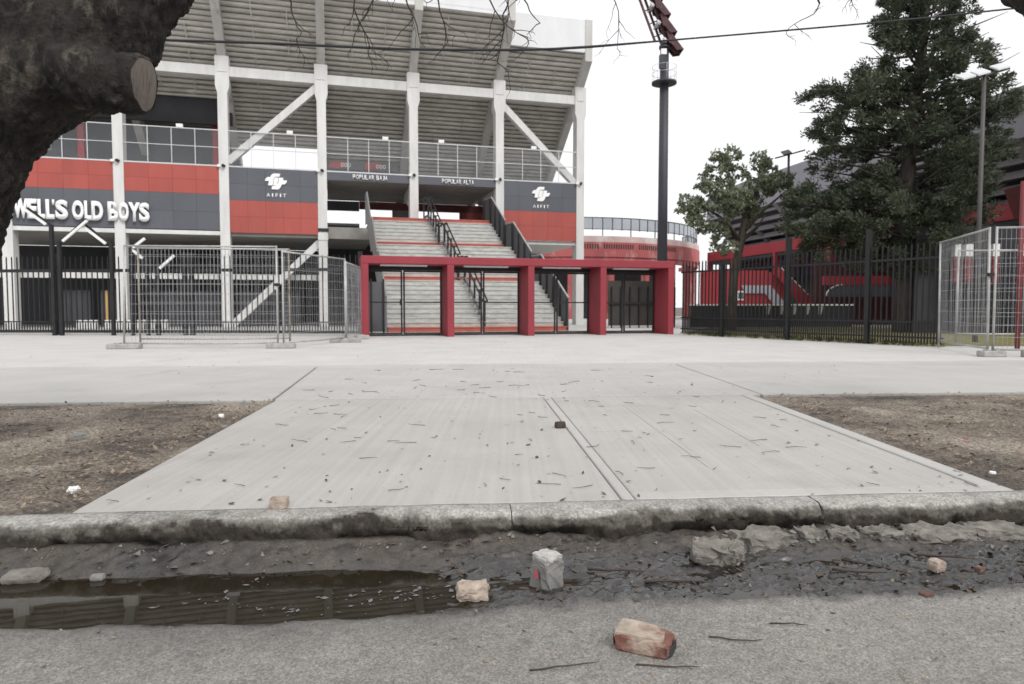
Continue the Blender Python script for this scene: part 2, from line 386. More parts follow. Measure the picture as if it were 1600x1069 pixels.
# ---- road with the gutter, mud and kerb foot
amin, amax = -3.6, 3.8; bmin, bmax = -1.5, .06
A, B = np.meshgrid(np.arange(amin, amax, .0095), np.arange(bmin, bmax, .0085))
X = S0.x + SX.x * A + SY.x * B; Y = S0.y + SX.y * A + SY.y * B
s = -B
WATER = -.166
def gutter_height(A, s, X, Y):
    wob = .05 * fbm(A * 2.2, s * 3, 3, 11)
    s2 = s + wob
    road = -.148 + .018 * np.clip(s2 - .7, 0, 2)
    road = road + .0035 * fbm(X * 45, Y * 45, 3, 21) + .002 * fbm(X * 130, Y * 130, 2, 25) + .006 * fbm(X * 3, Y * 3, 2, 23)
    left = sstep(.05, -.65, A)                      # 1 where the pool stands
    pool = -.152 - .048 * np.clip(1 - ((s2 - .40) / .27) ** 2, -1.2, 1) 
    pool = pool + .010 * fbm(A * 6, s * 6, 3, 33)
    mudh = -.152 + .024 * fbm(A * 5, s * 7, 4, 41) + .022 * np.abs(fbm(A * 13 + s * 6, s * 24, 3, 45)) + .012 * fbm(A * 40 + s * 15, s * 60, 3, 49)
    mudh = mudh + .02 * sstep(.35, .0, s2)
    dipc = np.exp(-(((A - .10) / .20) ** 2 + ((s - .37) / .07) ** 2))
    mudh = mudh * (1 - dipc) + (-.178) * dipc
    gut = pool * left + mudh * (1 - left)
    bank = sstep(.20, .02, s2)
    gut = gut + .006 * fbm(A * 30, s * 40, 3, 52) * (s > 0)
    gut = gut * (1 - bank) + np.maximum(gut, -.120 + .045 * fbm(A * 7, s * 9, 4, 51) + .012 * fbm(A * 30, s * 30, 3, 53)) * bank
    k = sstep(.58, .70, s2 + .04 * fbm(A * 9, s * 9, 3, 57))
    return gut * (1 - k) + road * k, k, left, bank
Z, K, L, BK = gutter_height(A, s, X, Y)
me = grid_mesh('road', X, Y, Z)
n1 = fbm(X * 2, Y * 2, 4, 71).ravel(); n2 = fbm(X * 25, Y * 25, 4, 75).ravel(); n3 = fbm(A * 7, s * 20, 4, 79).ravel()
k = K.ravel()[:, None]
asph = np.array([.215, .202, .184]) * (1 + .20 * n1[:, None] + .22 * n2[:, None])
damp = sstep(.92, .62, s.ravel() + .16 * n1)[:, None] * sstep(.8, -.4, A.ravel() )[:, None]
asph = asph * (1 - .42 * damp)
mud = np.array([.026, .0235, .022]) * (1 + .5 * n3[:, None] + .8 * n2[:, None])
dry = (sstep(.30, .10, s.ravel() + .15 * n1) * sstep(-.2, .3, n1 + .3))[:, None]
mud = mud * (1 - dry) + np.array([.055, .045, .036]) * (1 + .9 * n2[:, None]) * dry
rg = np.clip(.17 + .42 * n3 + .55 * dry[:, 0] + .35 * n2, .07, .95) * (1 - k[:, 0]) + k[:, 0] * (.92 - .3 * damp[:, 0])
set_tint(me, np.clip(mud * (1 - k) + asph * k, .01, .8), rg)
roado = link('road', me, vmat('road_surface', .9, .004, 150, .30, 170, wet=True, spec=.9, vscale=150, speck=.27)); roado['kind'] = 'structure'
# the wider road beyond the detailed patch
mr = MB()
za = -.148 + .018 * .8
for (a0, a1, b0, b1, zz) in ((-200, 200, -40, bmin + .012, za - .006), (-200, amin + .012, bmin + .012, .05, -.156), (amax - .014, 200, bmin + .012, .05, -.156)):
    mr.add([S(a0, b0, zz), S(a1, b0, zz), S(a1, b1, zz), S(a0, b1, zz)], [(0, 1, 2, 3)])
mr.build('road', mat('asphalt', (.225, .215, .195), .92, .2, 3, bump=.003, bscale=160))['kind'] = 'structure'
# standing water
water = bpy.data.materials.new('murky_water'); water.use_nodes = True
p = water.node_tree.nodes['Principled BSDF']; p.inputs['Roughness'].default_value = .015; p.inputs['IOR'].default_value = 1.42
g = water.node_tree.nodes.new('ShaderNodeNewGeometry'); t = water.node_tree.nodes.new('ShaderNodeTexNoise'); t.inputs['Scale'].default_value = 5
water.node_tree.links.new(g.outputs['Position'], t.inputs['Vector'])
r = water.node_tree.nodes.new('ShaderNodeValToRGB'); r.color_ramp.elements[0].color = (.012, .010, .0065, 1); r.color_ramp.elements[1].color = (.026, .020, .012, 1)
water.node_tree.links.new(t.outputs['Fac'], r.inputs[0]); water.node_tree.links.new(r.outputs[0], p.inputs['Base Color'])
tb = water.node_tree.nodes.new('ShaderNodeTexNoise'); tb.inputs['Scale'].default_value = 7
water.node_tree.links.new(g.outputs['Position'], tb.inputs['Vector'])
bp = water.node_tree.nodes.new('ShaderNodeBump'); bp.inputs['Distance'].default_value = .0004; bp.inputs['Strength'].default_value = .3
water.node_tree.links.new(tb.outputs['Fac'], bp.inputs['Height']); water.node_tree.links.new(bp.outputs[0], p.inputs['Normal'])
MB().add([S(-3.5, -.78, WATER), S(.42, -.62, WATER), S(.42, -.04, WATER), S(-3.5, -.04, WATER)], [(0, 1, 2, 3)]).build('puddle_water', water)['kind'] = 'structure'
# thin film of water filling the low spots of the trodden mud
MB().add([S(.425, -.70, -.1545), S(2.7, -.60, -.1545), S(2.7, -.26, -.1545), S(.425, -.22, -.1545)], [(0, 1, 2, 3)]).build('puddle_water', water)['kind'] = 'structure'

# ---- kerb stones
def kerb(a0, a1, seed):
    na = int((a1 - a0) / .006) + 2
    prof = [(CB - .002, -.20), (CB - .002, .0), (.12, .001), (.09, .0), (.065, -.0015), (.045, -.004), (.030, -.009), (.018, -.017), (.009, -.028), (.004, -.040), (.002, -.052), (.001, -.064), (0, -.076), (.0, -.088), (.0, -.100), (.002, -.114), (.004, -.13), (.006, -.15), (.008, -.2)]
    PB = np.array([q[0] for q in prof])[:, None]; PZ = np.array([q[1] for q in prof])[:, None]
    a = np.linspace(a0, a1, na)[None, :]
    AA = a + 0 * PB; BB = PB + 0 * a; ZZ = PZ + 0 * a
    f = sstep(.10, .03, BB) + 0
    d = .012 * fbm(AA * 3, ZZ * 9, 4, seed) + .016 * fbm(AA * 20, ZZ * 30 + BB * 20, 4, seed + 3) + .007 * fbm(AA * 70, ZZ * 80 + BB * 70, 2, seed + 5)
    BB = BB + f * d * 1.0
    low = sstep(-.05, -.14, PZ) + 0 * a
    chip = sstep(.05, .32, fbm(AA * 5, 0 * ZZ + 3, 3, seed + 8))
    BB = BB + low * chip * .06
    ZZ = ZZ + (PZ > -.05) * (.006 * fbm(AA * 3, BB * 3, 3, seed + 4) - .030 * sstep(.18, .5, fbm(AA * 4.3, BB * 12, 3, seed + 6)) * sstep(.09, .02, BB) + .004 * fbm(AA * 40, BB * 40, 3, seed + 7) * sstep(.14, .09, BB))
    for q, e in ((0, a0), (-1, a1)): pass
    X = S0.x + SX.x * AA + SY.x * BB; Y = S0.y + SX.y * AA + SY.y * BB
    me = grid_mesh('kerb_stone', X, Y, ZZ)
    n1 = fbm(AA * 3, ZZ * 6 + BB * 3, 4, seed + 11).ravel(); n2 = fbm(AA * 20, ZZ * 24 + BB * 20, 4, seed + 12).ravel()
    z = ZZ.ravel()
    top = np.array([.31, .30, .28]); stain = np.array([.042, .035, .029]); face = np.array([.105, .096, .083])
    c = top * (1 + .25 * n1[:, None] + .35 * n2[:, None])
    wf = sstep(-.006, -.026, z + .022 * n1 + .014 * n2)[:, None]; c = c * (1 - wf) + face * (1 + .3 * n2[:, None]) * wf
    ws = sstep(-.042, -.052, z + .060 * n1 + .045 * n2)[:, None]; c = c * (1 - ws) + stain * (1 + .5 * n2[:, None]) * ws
    set_tint(me, np.clip(c, .01, .9))
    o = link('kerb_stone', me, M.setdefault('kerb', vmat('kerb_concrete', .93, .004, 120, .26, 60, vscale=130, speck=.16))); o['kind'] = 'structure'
    return o
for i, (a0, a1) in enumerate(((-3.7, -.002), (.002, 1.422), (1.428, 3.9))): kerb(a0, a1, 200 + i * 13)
mk = MB()
for a0, a1 in ((-120, -3.715), (3.915, 120)):
    q = [S(a0, .01), S(a1, .01), S(a1, CB), S(a0, CB)]
    mk.add([(p.x, p.y, -.2) for p in q] + [(p.x, p.y, 0) for p in q], [(4,5,6,7),(0,1,5,4),(1,2,6,5),(3,0,4,7)])
bevel(mk.build('kerb', M['block']), .03, 3)['kind'] = 'structure'
def road_z(p):
    d = Vector((p[0], p[1], 0)) - S0; a, b = d.dot(SX), d.dot(SY)
    A1 = np.array([[a]]); s1 = np.array([[-b]])
    return float(gutter_height(A1, s1, np.array([[p[0]]]), np.array([[p[1]]]))[0][0, 0])

# ================================================================== MAIN STAND
PITCH = 4.13
def uk(k): return .05 + PITCH * k
stand = thing('stadium_stand', 'grey concrete stadium stand with raked tiers, pale columns and red and slate panels', 'stadium', O, TH)
KS = range(-5, 3)
# columns
def column_mb():
    mb = MB()
    prof = [(0, .20), (10.15, .20), (10.45, .285), (11.74, .285)]
    for (z0, w0), (z1, w1) in zip(prof, prof[1:]):
        mb.add([(-w0,0,z0),(w0,0,z0),(w0,.55,z0),(-w0,.55,z0),(-w1,0,z1),(w1,0,z1),(w1,.55,z1),(-w1,.55,z1)],
               [(0,1,5,4),(1,2,6,5),(2,3,7,6),(3,0,4,7)])
    mb.add([(-.285,0,11.74),(.285,0,11.74),(.285,.55,11.74),(-.285,.55,11.74)], [(0,1,2,3)])
    mb.box(-.20, -.165, -.02, .001, 11.1, 11.7); mb.box(.165, .20, -.02, .001, 11.1, 11.7); mb.box(-.20, .20, -.025, .001, 11.06, 11.1)
    return mb
c0 = None
for k_ in KS:
    if c0 is None: c0 = column_mb().build('column', M['conc'], stand, (uk(k_), 0, 0))
    else: clone(c0, (uk(k_), 0, 0))
# raking ribs carrying the tiers
def soff(v): return 12.38 - .8 * v
def rib(k_, ve, ztop):
    w = .175
    poly = [(ve, 11.74 - .85 * ve), (0.0, 11.74), (.56, 11.30), (7.2, 6.25), (7.2, 7.0), (.0, 12.55), (ve + .35, 12.45 - .8 * (ve + .35)), (ve + .35, ztop), (ve, ztop)]
    return MB().prism(poly, 0, uk(k_) - w, uk(k_) + w).build('raking_rib', M['rib'] if k_ < 9 else M['conc'], stand)
for k_ in KS: rib(k_, -1.06 if k_ == 2 else -2.25, 14.58 if k_ == 2 else 16.2)
# tie beams
tb0 = MB().box(-PITCH / 2 + .285, PITCH / 2 - .285, .06, .42, 10.9, 11.32)
tb0 = tb0.build('tie_beam', M['conc'], stand, (uk(-5) + PITCH / 2, 0, 0))
for k_ in list(KS)[1:-1]: clone(tb0, (uk(k_) + PITCH / 2, 0, 0))
# seating tiers seen from beneath: a folded concrete step per row
hl = PITCH / 2 - .178
tier = MB()
tprof = [(-.022, -.055), (-.010, .02), (0, .035), (0, .165), (.028, .16), (.205, .16), (.205, .12), (.05, .115), (.03, .03), (.05, -.055)]
tprof = [(.02, -.102), (-.012, -.098), (-.028, -.085), (-.032, -.05), (-.028, -.012), (.0, .0), (.085, .002), (.085, .03), (-.20, .032), (-.20, .058), (.11, .058), (.11, -.102)]
tier.prism(tprof, 0, -hl, hl)
t0 = None
ends = {-5: (-2.0, 2.2), -4: (-2.0, 2.2), -3: (-2.0, 2.2), -2: (-2.0, 4.4), -1: (-2.0, 5.5), 0: (-2.0, 6.9), 1: (-.80, 6.9)}
for k_, (v0, v1) in ends.items():
    v = v0
    while v < v1:
        loc = (uk(k_) + PITCH / 2, v, soff(v))
        if t0 is None: t0 = tier.build('seating_tier', M['tier'], stand, loc)
        else: clone(t0, loc)
        v += .2
# pairs of short hangers running down the soffit, broken every few rows
h0 = None
for k_, (v0, v1) in ends.items():
    for q, fr in enumerate((-.17, .17)):
        v = v0 + .15 + .3 * q + (k_ % 3) * .17; i = 0
        while v < v1 - .7:
            L_ = .62
            loc = (uk(k_) + PITCH / 2 + fr * PITCH + .02 * math.sin(v * 9), v, soff(v) - .10)
            if h0 is None:
                h0 = MB().bar((0, 0, 0), (0, L_, -.8 * L_), .05, .05).build('soffit_hanger', M['tier'], stand, loc)
            else: clone(h0, loc)
            v += .98; i += 1
# parapets
for k_ in list(KS)[:-1]:
    if k_ < 1: MB().box(uk(k_) + .176, uk(k_+1) - .176, -2.20, -2.0, 13.86, 16.1).build('parapet', M['parapet'], stand)
    else: MB().box(uk(k_) + .176, uk(k_+1) - .176, -1.02, -.84, 13.05, 14.56).build('parapet', M['parapet'], stand)
# floors
for (u0, u1) in ((uk(-5) - .2, uk(-1)), (uk(-1), uk(1)), (uk(1), uk(2) + .2)):
    MB().box(u0 + .21, u1 - .21, .14, 6.0, 6.63, 6.98).build('upper_floor', M['slabconc'], stand)
MB().box(uk(-5), uk(-1), .16, 7.5, 4.02, 4.26).build('lower_floor', M['slabconc'], stand)
MB().box(uk(-1) + .21, -1.9, .25, 6.0, 4.02, 4.55).build('lower_floor', M['slabconc'], stand)
MB().box(-2.0, uk(1) - .21, .60, 6.0, 4.55, 4.88).build('lower_floor', M['slabconc'], stand)
MB().box(uk(1) + .0, uk(2), .16, 6.0, 3.98, 4.16).build('lower_floor', M['conc'], stand)
# ceiling ribs under the upper floor
for k_ in (-1, 0, 1):
    MB().add([(uk(k_)-.15,.56,5.6),(uk(k_)+.15,.56,5.6),(uk(k_)+.15,.56,6.62),(uk(k_)-.15,.56,6.62),(uk(k_)-.15,3.2,6.3),(uk(k_)+.15,3.2,6.3),(uk(k_)+.15,3.2,6.62),(uk(k_)-.15,3.2,6.62)],
             [(0,1,2,3),(4,5,1,0),(7,6,5,4),(3,2,6,7),(0,3,7,4),(1,5,6,2)]).build('haunch', M['rib'], stand)
# rear walls
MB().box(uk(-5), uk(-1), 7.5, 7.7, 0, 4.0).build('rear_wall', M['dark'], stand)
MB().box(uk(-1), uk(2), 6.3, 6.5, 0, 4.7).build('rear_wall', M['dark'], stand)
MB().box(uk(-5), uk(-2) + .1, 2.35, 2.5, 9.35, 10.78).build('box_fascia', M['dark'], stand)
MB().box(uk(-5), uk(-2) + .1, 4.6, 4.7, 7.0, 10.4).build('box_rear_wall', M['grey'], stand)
MB().box(uk(-5), uk(-2) + .1, 2.5, 4.6, 9.7, 9.8).build('box_ceiling', M['slabconc'], stand)
for u_ in (-14.62, -8.95): MB().box(u_ - .13, u_ + .13, 3.0, 3.3, 6.99, 9.69).build('red_post', M['redwall'], stand)
# passage rear wall with openings to the pitch
bw = MB()
bw.box(uk(-1), -2.2, 6.1, 6.2, 6.1, 6.62); bw.box(uk(-1), -2.2, 6.1, 6.2, 4.55, 5.35)
bw.build('rear_panel', M['grey'], stand)
MB().box(-2.19, uk(1) + 1.4, 6.1, 6.25, 6.22, 6.64).build('rear_lintel', mat('maroon_lintel', (.16, .055, .05), .7, .2, 2), stand)
for u0, u1 in ((-.42, .75), (3.35, uk(1) + 1.4)): MB().box(u0, u1, 6.08, 6.24, 4.55, 6.22).build('rear_pier', M['redsteel'] if u0 > 1 else M['slabconc'], stand)
MB().box(uk(-1), -2.2, 6.02, 6.06, 5.3, 5.42).build('rear_rail', M['whitemetal'], stand)
# banner on the rear wall of the upper level
MB().box(uk(-1) + .2, uk(0) - .2, 4.75, 4.85, 6.99, 8.2).build('banner_wall', M['grey'], stand)
ban = MB().box(uk(-1) + .2, uk(0) - .25, 4.70, 4.745, 8.05, 8.5).build('banner', mat('banner_grey', (.17, .17, .18), .7, .1, 2), stand)
for u0 in (-3.75, -1.95):
    MB().box(u0, u0 + .85, 4.68, 4.70, 8.09, 8.46).build('banner_patch', mat('banner_red', (.50, .13, .11), .7, .1, 2), ban)
    for j in range(3):
        q = MB(); n = 12; cx, cz, r1, r0 = u0 + .66 + j * .17, 8.27, .11, .055
        vs = [(cx + rr * .8 * math.cos(2*math.pi*t/n), yy, cz + rr * math.sin(2*math.pi*t/n)) for rr, yy in ((r1, 4.66), (r0, 4.66), (r1, 4.68), (r0, 4.68)) for t in range(n)]
        q.add(vs, [(t, (t+1)%n, n+(t+1)%n, n+t) for t in range(n)] + [(t, 2*n+t, 2*n+(t+1)%n, (t+1)%n) for t in range(n)])
        q.build('banner_emblem', M['signwhite'], ban)
# cladding: each sheet a piece of its own with open joints over a dark carrier
sheets = {}
def clad(u0, u1, z0, z1, nu, nz, m):
    du, dz = (u1 - u0) / nu, (z1 - z0) / nz
    for i in range(nu):
        for j in range(nz):
            key = (round(du, 3), round(dz, 3), m.name)
            loc = (u0 + (i + .5) * du, .06, z0 + (j + .5) * dz)
            if key in sheets: clone(sheets[key], loc)
            else:
                sheets[key] = MB().box(-du/2 + .003, du/2 - .003, -.02, .02, -dz/2 + .003, dz/2 - .003).build('cladding_sheet', m, stand, loc)
for k_ in (-5, -4, -3):
    clad(uk(k_) + .205, uk(k_+1) - .205, 4.24, 5.80, 4, 2, M['grey'])
    clad(uk(k_) + .205, uk(k_+1) - .205, 5.80, 7.00, 4, 2, M['red'])
for k_ in (-2, 1):
    clad(uk(k_) + .205, uk(k_+1) - .205, 5.58, 7.00, 5, 2, M['grey'])
    clad(uk(k_) + .205, uk(k_+1) - .205, 4.16, 5.58, 5, 2, M['red'])
for k_ in (-1, 0): clad(uk(k_) + .205, uk(k_+1) - .205, 6.64, 7.00, 3, 1, M['grey'])
for k_ in (-5, -4, -3, -2, 1): MB().box(uk(k_) + .205, uk(k_+1) - .205, .09, .13, 4.18, 6.98).build('cladding_carrier', M['dark'], stand)
for k_ in (-5, -4, -3): MB().box(uk(k_) + .205, uk(k_+1) - .205, .02, .15, 4.03, 4.20).build('edge_beam', M['conc'], stand)
# railing of the upper level: rails, posts and mesh infill per bay
def railing_bay(k_):
    u0, u1 = uk(k_) + .205, uk(k_+1) - .205
    for z, h in ((8.56, .038), (7.82, .026), (7.03, .055)):
        MB().box(u0, u1, .03, .075, z - h/2, z + h/2).build('rail', M['whitemetal'], stand)
    for i in range(1, 4):
        u_ = u0 + (u1 - u0) * i / 4
        MB().box(u_ - .016, u_ + .016, .015, .029, 7.06, 8.54).build('rail_post', M['whitemetal'], stand)
    for i in range(4):
        ua, ub = u0 + (u1 - u0) * i / 4, u0 + (u1 - u0) * (i + 1) / 4
        for za, zb in ((7.07, 7.795), (7.845, 8.53)):
            MB().box(ua + .025, ub - .025, .048, .052, za, zb).build('mesh_panel', M['mesh'], stand)
for k_ in list(KS)[:-1]: railing_bay(k_)
# diagonal braces
def brace(p, q): MB().bar(p, q, .30, .34, up=(0, 1, 0)).build('diagonal_brace', M['conc'], stand)
brace((uk(-2) + .15, .28, 7.25), (uk(-1) - .2, .28, 10.75)); brace((uk(1) + .2, .28, 10.6), (uk(2) - .15, .28, 7.0))
brace((uk(-2) + .15, .45, .05), (uk(-1) - .15, .45, 3.85))
# ground floor ledge and small fittings
MB().box(uk(-5), uk(-1), .95, 1.3, 2.14, 2.38).build('ground_floor_beam', M['conc'], stand)
f0 = None
for k_ in KS:
    if f0 is None:
        f0 = MB().box(-.26, -.12, -.10, -.005, -.05, .05).build('wall_lamp', M['white'], stand, (uk(k_), 0, 7.02))
        MB().tube([(-.02, -.16, 0), (.02, -.03, 0)], .065, 10).build('lens', M['black'], f0)
    else:
        c = f0.copy(); col.objects.link(c); c.location = (uk(k_), 0, 7.02)
        for ch in f0.children:
            d = ch.copy(); col.objects.link(d); d.parent = c
for u_, z_ in ((-9.95, 8.66), (-5.45, 8.66), (-1.25, 8.66), (1.35, 8.68), (5.9, 8.66), (-11.6, 9.2)):
    MB().box(u_ - .13, u_ + .13, .03, .16, z_ - .07, z_ + .07).build('floodlight', M['white'], stand)
MB().box(uk(-1) - .22, uk(-1) + .22, -.03, .0, 3.92, 4.22).build('column_collar', M['conc'], stand)
MB().box(uk(-1) - .21, uk(-1) + .25, -.035, -.0, 4.3, 4.45).build('column_band', M['black'], stand)

# ---- lettering
def glyph(ch, u0, u1, z0, z1, depth=.06, bold=.035, v=-.075, name='letter', m=None):
    cu = bpy.data.curves.new('glyph', 'FONT'); cu.body = ch; cu.offset = bold; cu.extrude = .0; cu.resolution_u = 4
    o = bpy.data.objects.new('glyph', cu); col.objects.link(o)
    dg = bpy.context.evaluated_depsgraph_get(); me = bpy.data.meshes.new_from_object(o.evaluated_get(dg))
    bpy.data.objects.remove(o); bpy.data.curves.remove(cu)
    bm = bmesh.new(); bm.from_mesh(me)
    ext = bmesh.ops.extrude_face_region(bm, geom=bm.faces[:])
    for e in ext['geom']:
        if isinstance(e, bmesh.types.BMVert): e.co.z += 1
    xs = [w.co.x for w in bm.verts]; ys = [w.co.y for w in bm.verts]
    x0, x1, y0, y1 = min(xs), max(xs), min(ys), max(ys)
    for w in bm.verts:
        x, y, z = w.co
        w.co = ((x - x0) / (x1 - x0) * (u1 - u0) - (u1 - u0) / 2, -depth * z, (y - y0) / (y1 - y0) * (z1 - z0) - (z1 - z0) / 2)
    bmesh.ops.recalc_face_normals(bm, faces=bm.faces); bm.to_mesh(me); bm.free()
    me.materials.clear(); me.name = name
    return link(name, me, m or M['signwhite'], stand, ((u0 + u1) / 2, v, (z0 + z1) / 2))
def zx(x): return -11.15 + (x / 6.957 + 20 - 235) * .0237
for ch, a, b_ in (('E', 165, 268), ('L', 276, 352), ('L', 360, 450), ('S', 462, 596), ('O', 640, 765), ('L', 772, 846), ('D', 850, 975),
                  ('B', 1026, 1140), ('O', 1146, 1258), ('Y', 1256, 1386), ('S', 1374, 1492), ('W', 20, 172), ('E', -92, 10), ('N', -225, -104)):
    glyph(ch, zx(a), zx(b_), 4.50, 5.30, bold=.052)
glyph("'", zx(430), zx(452), 5.08, 5.30)
def word(txt, u0, u1, z0, z1, gap=.12, bold=.03, space=.45):
    wts = [{'I': .32, 'J': .7, 'W': 1.3, ' ': space}.get(c, 1.0) for c in txt]
    tot = sum(wts) + gap * (len(txt) - 1); un = (u1 - u0) / tot; x = u0
    for c, w_ in zip(txt, wts):
        if c != ' ': glyph(c, x, x + w_ * un, z0, z1, .03, bold, v=-.0)
        x += (w_ + gap) * un
word('POPULAR BAJA', -2.74, -1.17, 6.72, 6.93, .16, .012); word('POPULAR ALTA', 1.36, 2.90, 6.72, 6.93, .16, .012)
def logo(uc, zc, sc_):
    # two interlocked slanted hooks, left one opening down, right one opening up
    def P(pts): return [((x - 640) / 380 * .46 * sc_, -(y - 460) / 380 * .46 * sc_) for x, y in pts]
    left = [(250, 445), (275, 380), (330, 315), (385, 300), (435, 305), (470, 235), (530, 180), (590, 165), (790, 170), (760, 275), (640, 280), (590, 300), (565, 350), (515, 605), (360, 605), (395, 450)]
    right = [(1025, 400), (1000, 480), (945, 540), (880, 550), (840, 550), (800, 640), (740, 725), (680, 745), (475, 740), (505, 620), (620, 612), (665, 590), (700, 540), (745, 310), (900, 310), (880, 400)]
    core = [(600, 310), (728, 310), (676, 575), (645, 600), (535, 600), (580, 345)]
    mb = MB()
    for poly in (left, right, core):
        pp = P(poly); mb.prism(pp, 1, -.04, 0)
    o = mb.build('emblem', M['signwhite'], stand, (uc, .035, zc))
    bm = bmesh.new(); bm.from_mesh(o.data); bmesh.ops.triangulate(bm, faces=[f for f in bm.faces if len(f.verts) > 4]); bm.to_mesh(o.data); bm.free()
    z0 = zc - .60 * sc_
    for c, x0, x1 in (('A', 300, 425), ('I', 490, 530), ('F', 612, 695), ('I', 765, 805), ('T', 868, 985)):
        X0, X1 = (x0 - 640) / 380 * .46 * sc_, (x1 - 640) / 380 * .46 * sc_
        glyph(c, uc + X0, uc + X1, z0 - .07 * sc_, z0 + .08 * sc_, .03, .0, v=.035)
logo(-6.06, 6.45, 1.0); logo(6.26, 6.42, 1.0)

# ---- things standing in the shaded ground floor
wp0 = None
px = [(-15.6, -14.0), (-13.6, -12.5), (-11.7, -10.2), (-10.15, -8.6), (-7.9, -6.6), (-6.5, -5.2), (-4.0, -2.6)]
for i, (u0, u1) in enumerate(px):
    t = thing('site_hoarding', ['second black hoarding screen from the left behind the picket fence', 'black hoarding screen with a yellow timber strip behind the picket fence', 'black hoarding screen left of the second column behind the mesh panel',
                                'black hoarding screen right of the second column behind the mesh panel', 'black hoarding screen behind the lower diagonal brace', 'black hoarding screen just left of the central column', 'black hoarding screen between central column and red gateway'][i] if i else 'leftmost black hoarding screen behind the picket fence', 'screen', W((u0+u1)/2, 1.6), TH, 'black hoardings under the stand')
    n = 6; w = (u1 - u0) / n
    b0 = None
    for j in range(n):
        loc = (-(u1-u0)/2 + (j+.5)*w, .01 * (j % 2), .85)
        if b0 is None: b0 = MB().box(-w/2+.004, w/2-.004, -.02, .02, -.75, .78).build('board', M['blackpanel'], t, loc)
        else: clone(b0, loc)
    MB().box(-(u1-u0)/2, (u1-u0)/2, .04, .09, .1, .2).build('bottom_rail', M['black'], t)
    if i == 1: MB().box(-.35, -.26, -.07, -.03, .12, 1.62).build('timber_strip', M['wood'], t)
bl0 = None
for i, (u_, v_) in enumerate(((-13.35, -1.0), (-12.35, -1.0), (-11.55, -1.0), (-10.75, -1.0))):
    o = bevel(MB().box(-.36, .36, -.2, .2, 0, .36).build('barrier_block', M['white'] if False else M['conc'], None, W(u_, v_), TH), .02)
    tag(o, ['pale concrete block on the ground behind the black picket fence, leftmost of four', 'pale concrete block second from the left behind the picket fence', 'pale concrete block at the foot of the second column, third of four', 'pale concrete block behind the left mesh panel, rightmost of four'][i], 'block', 'concrete blocks under the stand')

# ================================================================== STAIRCASE
stw = thing('grand_staircase', 'wide grey concrete staircase with red edge steps rising behind the crimson gateway', 'staircase', W(1.4, -8), TH)
RIS = .175
def ul(v): t = (v + 8) / 7.5; return -1.87 + (-2.15 + 1.87) * t
def ur(v): t = (v + 8) / 7.5; return 4.78 + (3.3 - 4.78) * t
flights = []; v = -8.0; z = 0.0
levels = [(v, z)]
for n, tr in ((11, .21), (9, .21), (8, .21)):
    fl = []
    for i in range(n):
        fl.append((v, z, tr if i < n - 1 else .8)); v += tr if i < n - 1 else .8; z += RIS
    flights.append(fl)
def stp(v, z, d, red):
    mb = MB(); L = lambda vv: ul(vv) - 1.4; Rr = lambda vv: ur(vv) - 1.4; y0 = v + 8; y1 = y0 + d + .03
    def pr(y0, y1, z0, z1):
        a, b = y0 - 8, y1 - 8
        mb.add([(L(a),y0,z0),(Rr(a),y0,z0),(Rr(b),y1,z0),(L(b),y1,z0),(L(a),y0,z1),(Rr(a),y0,z1),(Rr(b),y1,z1),(L(b),y1,z1)],
               [(3,2,1,0),(4,5,6,7),(0,1,5,4),(1,2,6,5),(2,3,7,6),(3,0,4,7)])
    pr(y0, y1 - .002, z + .001, z + RIS - .04); pr(y0 - .025, y1 - .004, z + RIS - .04, z + RIS)
    return mb.build('step', M['stairred'] if red else M['stair'], stw)
for fi, fl in enumerate(flights):
    for i, (v_, z_, d_) in enumerate(fl): stp(v_, z_, d_, i == 0 or (fi == 2 and i == len(fl) - 1))
TOPV, TOPZ = v, z
# solid core beneath (one piece, hidden by the steps)
# balustrades
def path(off):
    pts = []
    for fl in flights:
        pts.append((fl[0][0], fl[0][1] + RIS)); pts.append((fl[-1][0], fl[-1][1] + RIS)); pts.append((fl[-1][0] + .75, fl[-1][1] + RIS))
    return pts
PTS = path(0)
def balustrade(fu, m, h, post_m, gap, seg_name, posts, side):
    for (v0, z0), (v1, z1) in zip(PTS, PTS[1:]):
        if abs(v1 - v0) < .05: continue
        u0, u1 = fu(v0) - 1.4, fu(v1) - 1.4; y0, y1 = v0 + 8, v1 + 8
        q = MB(); e = .02
        q.add([(u0-e,y0,z0-gap),(u0+e,y0,z0-gap),(u0+e,y0,z0+h),(u0-e,y0,z0+h),(u1-e,y1-.01,z1-gap),(u1+e,y1-.01,z1-gap),(u1+e,y1-.01,z1+h),(u1-e,y1-.01,z1+h)],
              [(0,1,2,3),(4,5,1,0),(5,6,2,1),(6,7,3,2),(7,4,0,3),(7,6,5,4)])
        q.build(seg_name, m, stw)
        if posts:
            n = max(1, int(round(math.hypot(v1 - v0, z1 - z0) / .75)))
            for i in range(n + 1):
                t = (i + .04) / (n + .08); u_, y_, zz = u0 + (u1-u0)*t, y0 + (y1-y0)*t, z0 + (z1-z0)*t
                MB().box(u_ + side*.055 - .028, u_ + side*.055 + .028, y_ - .035, y_ + .035, zz - .12, zz + h - .05).build('baluster_post', post_m, stw)
        MB().bar((u0, y0, z0 + h + .025), (u1, y1 - .012, z1 + h + .025), .05, .045).build('handrail', M['galv'] if side < 0 else M['sheet'], stw)
balustrade(lambda v: ul(v) - .05, M['sheet'], 1.05, M['black'], .28, 'side_sheet', False, 1)
balustrade(lambda v: ur(v) + .05, M['darksheet'], 1.05, M['black'], .28, 'side_sheet', True, -1)
def um(v): t = (v + 8) / 7.5; return 1.62 + (.45 - 1.62) * t
